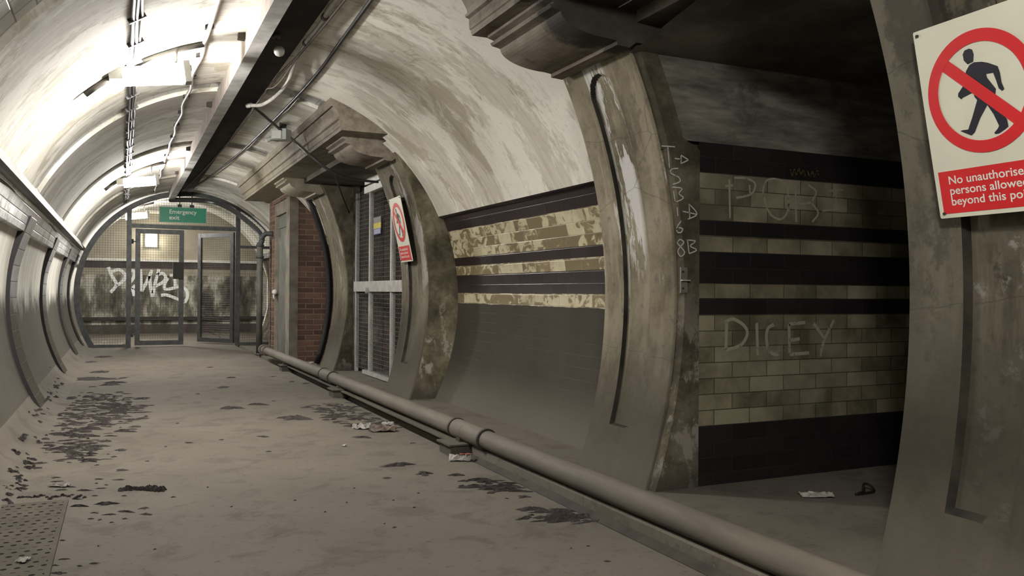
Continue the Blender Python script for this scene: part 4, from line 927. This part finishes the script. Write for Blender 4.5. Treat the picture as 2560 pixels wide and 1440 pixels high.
# steel latch on the jamb
lc = P_y(1707, 700, 3.528)
t = thing('latch_bracket', lc, 'small steel latch bracket bolted to the concrete jamb', 'bracket')
q0, q1 = P_y(1700, 668, 3.528), P_y(1716, 732, 3.528)
b = MB(); b.box((q0.x, 3.520, q1.z), (q1.x, 3.528, q0.z)); b.build('plate', flat('dull zinc', (.20, .19, .16), .5, .3), t)
zc = P_y(1707, 701, 3.528).z; b = MB(); b.box((q0.x, 3.506, zc - .003), (q1.x + .010, 3.520, zc + .003)); b.build('tongue', M['alu'], t)
for y in (679, 721):
    p = P_y(1707, y, 3.52); b = MB(); b.tube([p, p + Vector((0, -.006, 0))], .005, 8); b.build('bolt', M['steel'], t)

# ------------------------------------------------------------------ perforated plate, litter and dirt on the floor
b = MB(); b.box((-.80, 2.6, 0), (-.218, 4.47, .012)); tag(b.build('perforated_plate', M['plate']), 'perforated steel floor plate at the left wall in the foreground', 'floor plate')
def lump(cx, cy, lx_, ly_, h, seed, mat='dirt', z0=0.0, ang=0.0):
    r_ = random.Random(seed); n = 18; rings = 4; b = MB()
    ph = [r_.uniform(0, 6.28) for _ in range(4)]; am = [r_.uniform(.08, .25) for _ in range(4)]
    rad = [.92 + sum(am[q] * math.sin((q + 2) * 2 * PI * i / n + ph[q]) for q in range(4)) + r_.uniform(-.22, .2) for i in range(n)]
    ca, sa = math.cos(ang), math.sin(ang)
    base = len(b.v)
    for j in range(rings):
        f = 1 - j / rings; hz = (0, .55, .85, 1.0)[j]
        for i in range(n):
            a_ = 2 * PI * i / n; k = rad[i] * f
            x, y = lx_ / 2 * k * math.cos(a_), ly_ / 2 * k * math.sin(a_)
            b.v.append(Vector((cx + x * ca - y * sa, cy + x * sa + y * ca, z0 + (h * hz * r_.uniform(.55, 1.25) if j else 0))))
    b.v.append(Vector((cx, cy, z0 + h * r_.uniform(.6, 1.1))))
    for j in range(rings - 1):
        for i in range(n):
            k = (i + 1) % n; b.f.append([j * n + i, j * n + k, (j + 1) * n + k, (j + 1) * n + i]); b.sm.append(False)
    for i in range(n): b.f.append([(rings - 1) * n + i, (rings - 1) * n + (i + 1) % n, len(b.v) - 1]); b.sm.append(False)
    return b
K = .41667
CL = [(620,122,85,22),(520,155,60,12),(605,213,95,20),(570,252,210,28),(480,258,60,18),(735,250,55,14),(660,288,110,22),(690,278,120,14),(555,303,50,10),(715,335,55,14),(420,368,70,12),(620,362,70,24),(510,385,90,25),(850,372,100,20),(770,370,60,12),(830,425,90,28),(745,425,50,24),(910,415,40,8),(690,405,90,14),(500,420,110,22),(395,463,90,14),(340,495,80,14),(480,480,90,14),(600,490,110,18),(720,480,60,14),(850,488,70,30),(790,498,90,20),(310,540,60,10),(390,540,45,8),(810,540,70,20),(460,520,100,20),(600,530,150,18),(540,555,170,14),(740,572,150,8),(350,590,150,14),(480,600,180,14),(630,628,90,18),(500,650,110,16),(550,672,110,30),(380,662,50,14),(340,697,80,10),(430,690,120,22),(440,718,80,18),(725,680,80,22),(650,708,20,8),(540,748,110,18),(360,750,50,8),(415,758,40,8),(580,772,30,12),(730,800,70,22),(885,750,25,8),(240,760,80,14),(200,790,70,18),(335,848,60,10),(340,872,60,10),(140,918,50,12),(715,860,60,14),(590,858,60,8),(605,913,55,10),(640,893,25,8),(580,883,22,7),(500,925,90,12),(370,922,70,12),(430,905,60,10),(815,906,35,8),(745,958,28,8),(570,958,40,8),(465,978,60,8),(635,1006,160,12),(475,1020,120,8),(570,1058,50,14),(660,1068,70,16),(755,1050,95,18),(865,1028,60,22),(878,1066,80,18),(545,1095,35,12),(750,1095,40,10),(600,1100,20,14),(670,1118,25,8),(375,1225,35,10),(380,1338,60,10),(330,1375,40,12),(478,1378,40,12),(565,1362,70,14),(350,1417,90,26)]
MID = [(1260,186,35,10),(1385,248,60,10),(1335,303,65,22),(1640,240,30,14),(1390,430,135,20),(1545,412,120,6),(1185,345,25,8),(1065,522,22,10),(1130,640,60,8),(1330,620,40,10),(1585,603,70,10),(1612,690,35,14),(995,662,18,8),(1245,907,16,6),(1040,965,30,8),(1388,1023,18,8),(930,1278,14,12),(590,1260,12,8)]
MID2 = [(785,850,60,14),(830,1148,28,8),(770,1126,12,6),(235,985,14,8),(545,998,10,8),(415,1055,14,6),(825,985,18,5),(975,943,20,6),(1505,975,25,6),(950,1028,20,8),(590,912,12,5),(295,283,45,8),(215,273,40,8),(105,388,30,8)]
PIPE = [(1010,815,110,44),(460,483,160,20),(400,440,130,16),(640,605,110,18),(570,535,90,24),(940,640,40,14),(1310,900,180,30),(1450,915,250,18),(1200,830,110,24),(1350,862,160,16),(1610,958,80,30),(1690,1030,130,50)]
PIPE3 = [(430,1000,180,34),(600,1030,160,34),(690,1066,130,32),(500,1255,16,8),(615,1240,28,8),(740,1340,60,14)]
sd = 0
def clump(px, py, wp, hp, label, group, name='dirt_clump', mat='dirt', ridge=0):
    global sd; sd += 1
    c = P_floor(px, py + hp * .25); l_ = P_floor(px - wp / 2, py + hp * .25); r_ = P_floor(px + wp / 2, py + hp * .25)
    W = (r_ - l_).length; dep = abs(P_floor(px, py - hp * .5).y - P_floor(px, py + hp * .5).y)
    dep = min(max(.25 * W, dep * .55), 1.1 * W + .05)
    ang = -.15 + rnd.uniform(-.25, .25)
    h = min(.022, max(.004, W * .09))
    if ridge: dep = ridge; h = .02
    if c.x - W / 2 < -.46: c.x = -.46 + W / 2 + .01
    b = lump(c.x, c.y, W, dep, h, sd, mat, 0.0, ang - YAW * .6)
    return tag(b.build(name, M[mat]), label, 'dirt', group)
for (x, y, w_, h_) in CL:
    clump(x * K, 840 + y * K, w_ * K, h_ * K, 'dark flake of dried dirt in the scatter along the left wall foot', 'dirt flakes along the left wall')
def ridge(px, py, wp, n, dep, h, label, seed):
    r_ = random.Random(seed); b = MB()
    for q in range(n):
        f = (q + .5) / n - .5; c = P_floor(px + wp * f, py + r_.gauss(0, 2.0)); W = (P_floor(px + wp / n, py) - P_floor(px, py)).length * r_.uniform(1.3, 1.9)
        l = lump(c.x, c.y, W, dep * r_.uniform(.6, 1.4), h * r_.uniform(.6, 1.3), r_.random(), 'dirt', 0, -YAW + r_.uniform(-.3, .3)); o_ = len(b.v)
        b.v += l.v; b.f += [[i + o_ for i in f_] for f_ in l.f]; b.sm += l.sm
    return tag(b.build('dirt_ridge', M['dirt']), label, 'dirt')
ridge(850 * K, 840 + 925 * K, 275 * K, 7, .045, .02, 'longest dark ridge of dirt, beyond the perforated plate', 31)
ridge(310 * K, 840 + 968 * K, 410 * K, 22, .016, .008, 'thin straight line of dirt behind the perforated plate', 32)
for L_, ox, oy, k in ((MID, 0, 840, K), (MID2, 640, 840, K)):
    for (x, y, w_, h_) in L_: clump(ox + x * k, oy + y * k, w_ * k, h_ * k, 'small dark crumb of dirt alone on the open floor', 'dirt crumbs on the open floor', 'dirt_crumb')
for L_, ox, oy, k in ((PIPE, 640, 840, K), (PIPE3, 1240, 900, .375)):
    for (x, y, w_, h_) in L_: clump(ox + x * k, oy + y * k, w_ * k, h_ * k, 'dark clump of dried dirt beside the floor pipe', 'dirt clumps beside the pipe')
clump(640 + 230 * K, 840 + 487 * K, 210 * K, 36 * K, 'large lumpy dirt clump left of the far pipe and litter', None)
clump(640 + 850 * K, 840 + 767 * K, 165 * K, 36 * K, 'oval dirt clump alone left of the nearest pipe block', None)
clump(1240 + 245 * .375, 900 + 985 * .375, 190 * .375, 50 * .375, 'broad grey dirt clump nearest the camera beside the pipe', None)
# crusts of fine flakes that nobody could count
def crust(name, label, zones, count, seed, zf=lambda x, y: 0.0):
    r_ = random.Random(seed); b = MB()
    for _ in range(count):
        zx = r_.choice(zones); px = r_.gauss(zx[0], zx[2] / 2); py = r_.gauss(zx[1], zx[3] / 2)
        c = P_floor(px, py)
        if c.x < -.44 or (1.86 < c.x): continue
        q = lump(c.x, c.y, r_.uniform(.02, .11), r_.uniform(.01, .045), r_.uniform(.003, .009), r_.random(), 'dirt', 0.0, -.3 + r_.uniform(-.3, .3))
        o_ = len(b.v); b.v += q.v; b.f += [[i + o_ for i in f] for f in q.f]; b.sm += q.sm
    return tag(b.build(name, M['dirt']), label, 'dirt', None, 'stuff')
crust('dirt_crust', 'dense crust of fine dark flakes by the left wall', [(235, 1035, 110, 30), (200, 1075, 90, 45), (190, 1125, 70, 25), (250, 1000, 90, 20), (300, 1020, 60, 20)], 420, 4)
crust('dirt_crust', 'dense crust of fine dark flakes beside the pipe', [(880, 1035, 90, 22), (950, 1060, 90, 20), (1270, 1215, 120, 18), (1420, 1290, 90, 18), (830, 1020, 60, 16)], 300, 6)
r_ = random.Random(9); b = MB()                        # grime smears on the sloping foot
for px, py in ((105, 905), (112, 890), (122, 905), (130, 985), (118, 1000), (100, 1020), (85, 1035), (140, 965), (60, 1100), (42, 1135), (70, 1150), (95, 1100), (30, 1180), (45, 1200), (15, 1225), (60, 1215), (110, 1125), (20, 1260), (75, 1170), (150, 960)):
    for _ in range(5):
        d = ray(px + r_.gauss(0, 9), py + r_.gauss(0, 9)); # meet the sloping foot
        best = None
        for s_ in range(len(foot) - 1):
            (xa, za), (xb, zb) = foot[s_], foot[s_ + 1]; nx_, nz_ = (zb - za), -(xb - xa)
            t_ = ((xa) * nx_ + (za - CAMZ) * nz_) / (d.x * nx_ + d.z * nz_); p = Vector((0, 0, CAMZ)) + d * t_
            if min(za, zb) - .01 <= p.z <= max(za, zb) + .01 and t_ > 0: best = p; break
        if best is None: continue
        q = lump(best.x, best.y, r_.uniform(.02, .06), r_.uniform(.02, .08), .012, r_.random(), 'dirt', best.z - .004, 0)
        o_ = len(b.v); b.v += q.v; b.f += [[i + o_ for i in f] for f in q.f]; b.sm += q.sm
tag(b.build('grime_flakes', M['dirt']), 'dark grime flakes on the sloping foot of the left wall', 'dirt', None, 'stuff')
def sheet(name, px, py, wp, hp, hgt, mat, label, cat, seed, group=None, ang=0.0):
    r_ = random.Random(seed); c = P_floor(px, py); W = (P_floor(px + wp / 2, py) - P_floor(px - wp / 2, py)).length
    D_ = max(.5 * W, .04); n = 9; b = MB(); g = [[r_.uniform(0, 1) for _ in range(n + 1)] for _ in range(n + 1)]
    ca, sa = math.cos(ang - YAW), math.sin(ang - YAW)
    def pt(i, k):
        u, v = i / n - .5, k / n - .5; u += (g[k][i] - .5) * .05; x, y = u * W, v * D_ * (1 + .25 * math.sin(3 * u + seed))
        return (c.x + x * ca - y * sa, c.y + x * sa + y * ca, .003 + hgt * g[i][k] * (1 - (2 * abs(v)) ** 3 * .7))
    b.quadgrid(pt, n, n, False); return tag(b.build(name, M[mat]), label, cat, group)
sheet('paper_scrap', 905, 1072, 46, 14, .045, 'paper', 'white crumpled paper left of the brown wrapper near the pipe', 'litter', 1)
sheet('paper_wrapper', 957, 1078, 66, 22, .05, 'wrap', 'brown crumpled wrapper beside the white paper near the pipe', 'litter', 2)
sheet('paper_scrap', 969, 1064, 30, 9, .03, 'paper', 'small pale paper piece behind the brown wrapper', 'litter', 3)
o = sheet('crumpled_packet', 1150, 1152, 54, 22, .04, 'paper', 'crumpled white and red packet against the nearest pipe block', 'litter', 4)
c = P_floor(1158, 1152); b = MB(); b.quadgrid(lambda i, k: (c.x - .03 + .07 * i / 3 + .01 * k, c.y - .02 + .03 * k - .008 * i, .042 + .004 * ((i + k) % 2)), 3, 1, False); b.build('red_print', M['redprint'], o)
sheet('paper_scrap', 860, 1116, 9, 4, .015, 'paper', 'tiny white scrap alone on the open floor', 'litter', 5)
sheet('paper_scrap', 147, 1216, 50, 10, .02, 'paper', 'dirty white paper among dirt beyond the perforated plate', 'litter', 6)
sheet('paper_scrap', 58, 1411, 30, 8, .012, 'paper', 'pale scrap lying on the perforated plate', 'litter', 7).location.z += .012
sheet('paper_scrap', 2040, 1240, 80, 12, .02, 'paper', 'dim paper scrap on the floor of the dark passage', 'litter', 8)
sheet('paper_scrap', 778, 908, 12, 6, .02, 'paper', 'white scrap at the foot of the brick cupboard', 'litter', 9)
for i, (px, py) in enumerate(((255, 862), (272, 866), (290, 864), (305, 862), (262, 856))): sheet('paper_scrap', px, py, 14, 5, .03, 'paper', 'white scrap of litter behind the gate mesh', 'litter', 20 + i, 'litter behind the gate mesh')
p = P_floor(2160, 1232); b = MB(); b.tube(smooth_path([p + Vector(v) for v in ((-.06, -.02, .008), (0, .0, .01), (.03, .03, .035), (.06, .02, .03), (.05, -.02, .01), (.0, -.03, .008), (-.09, -.03, .008))], 6), .006, 8)
tag(b.build('cable_offcut', M['black']), 'black cable offcut curled on the passage floor', 'cable')
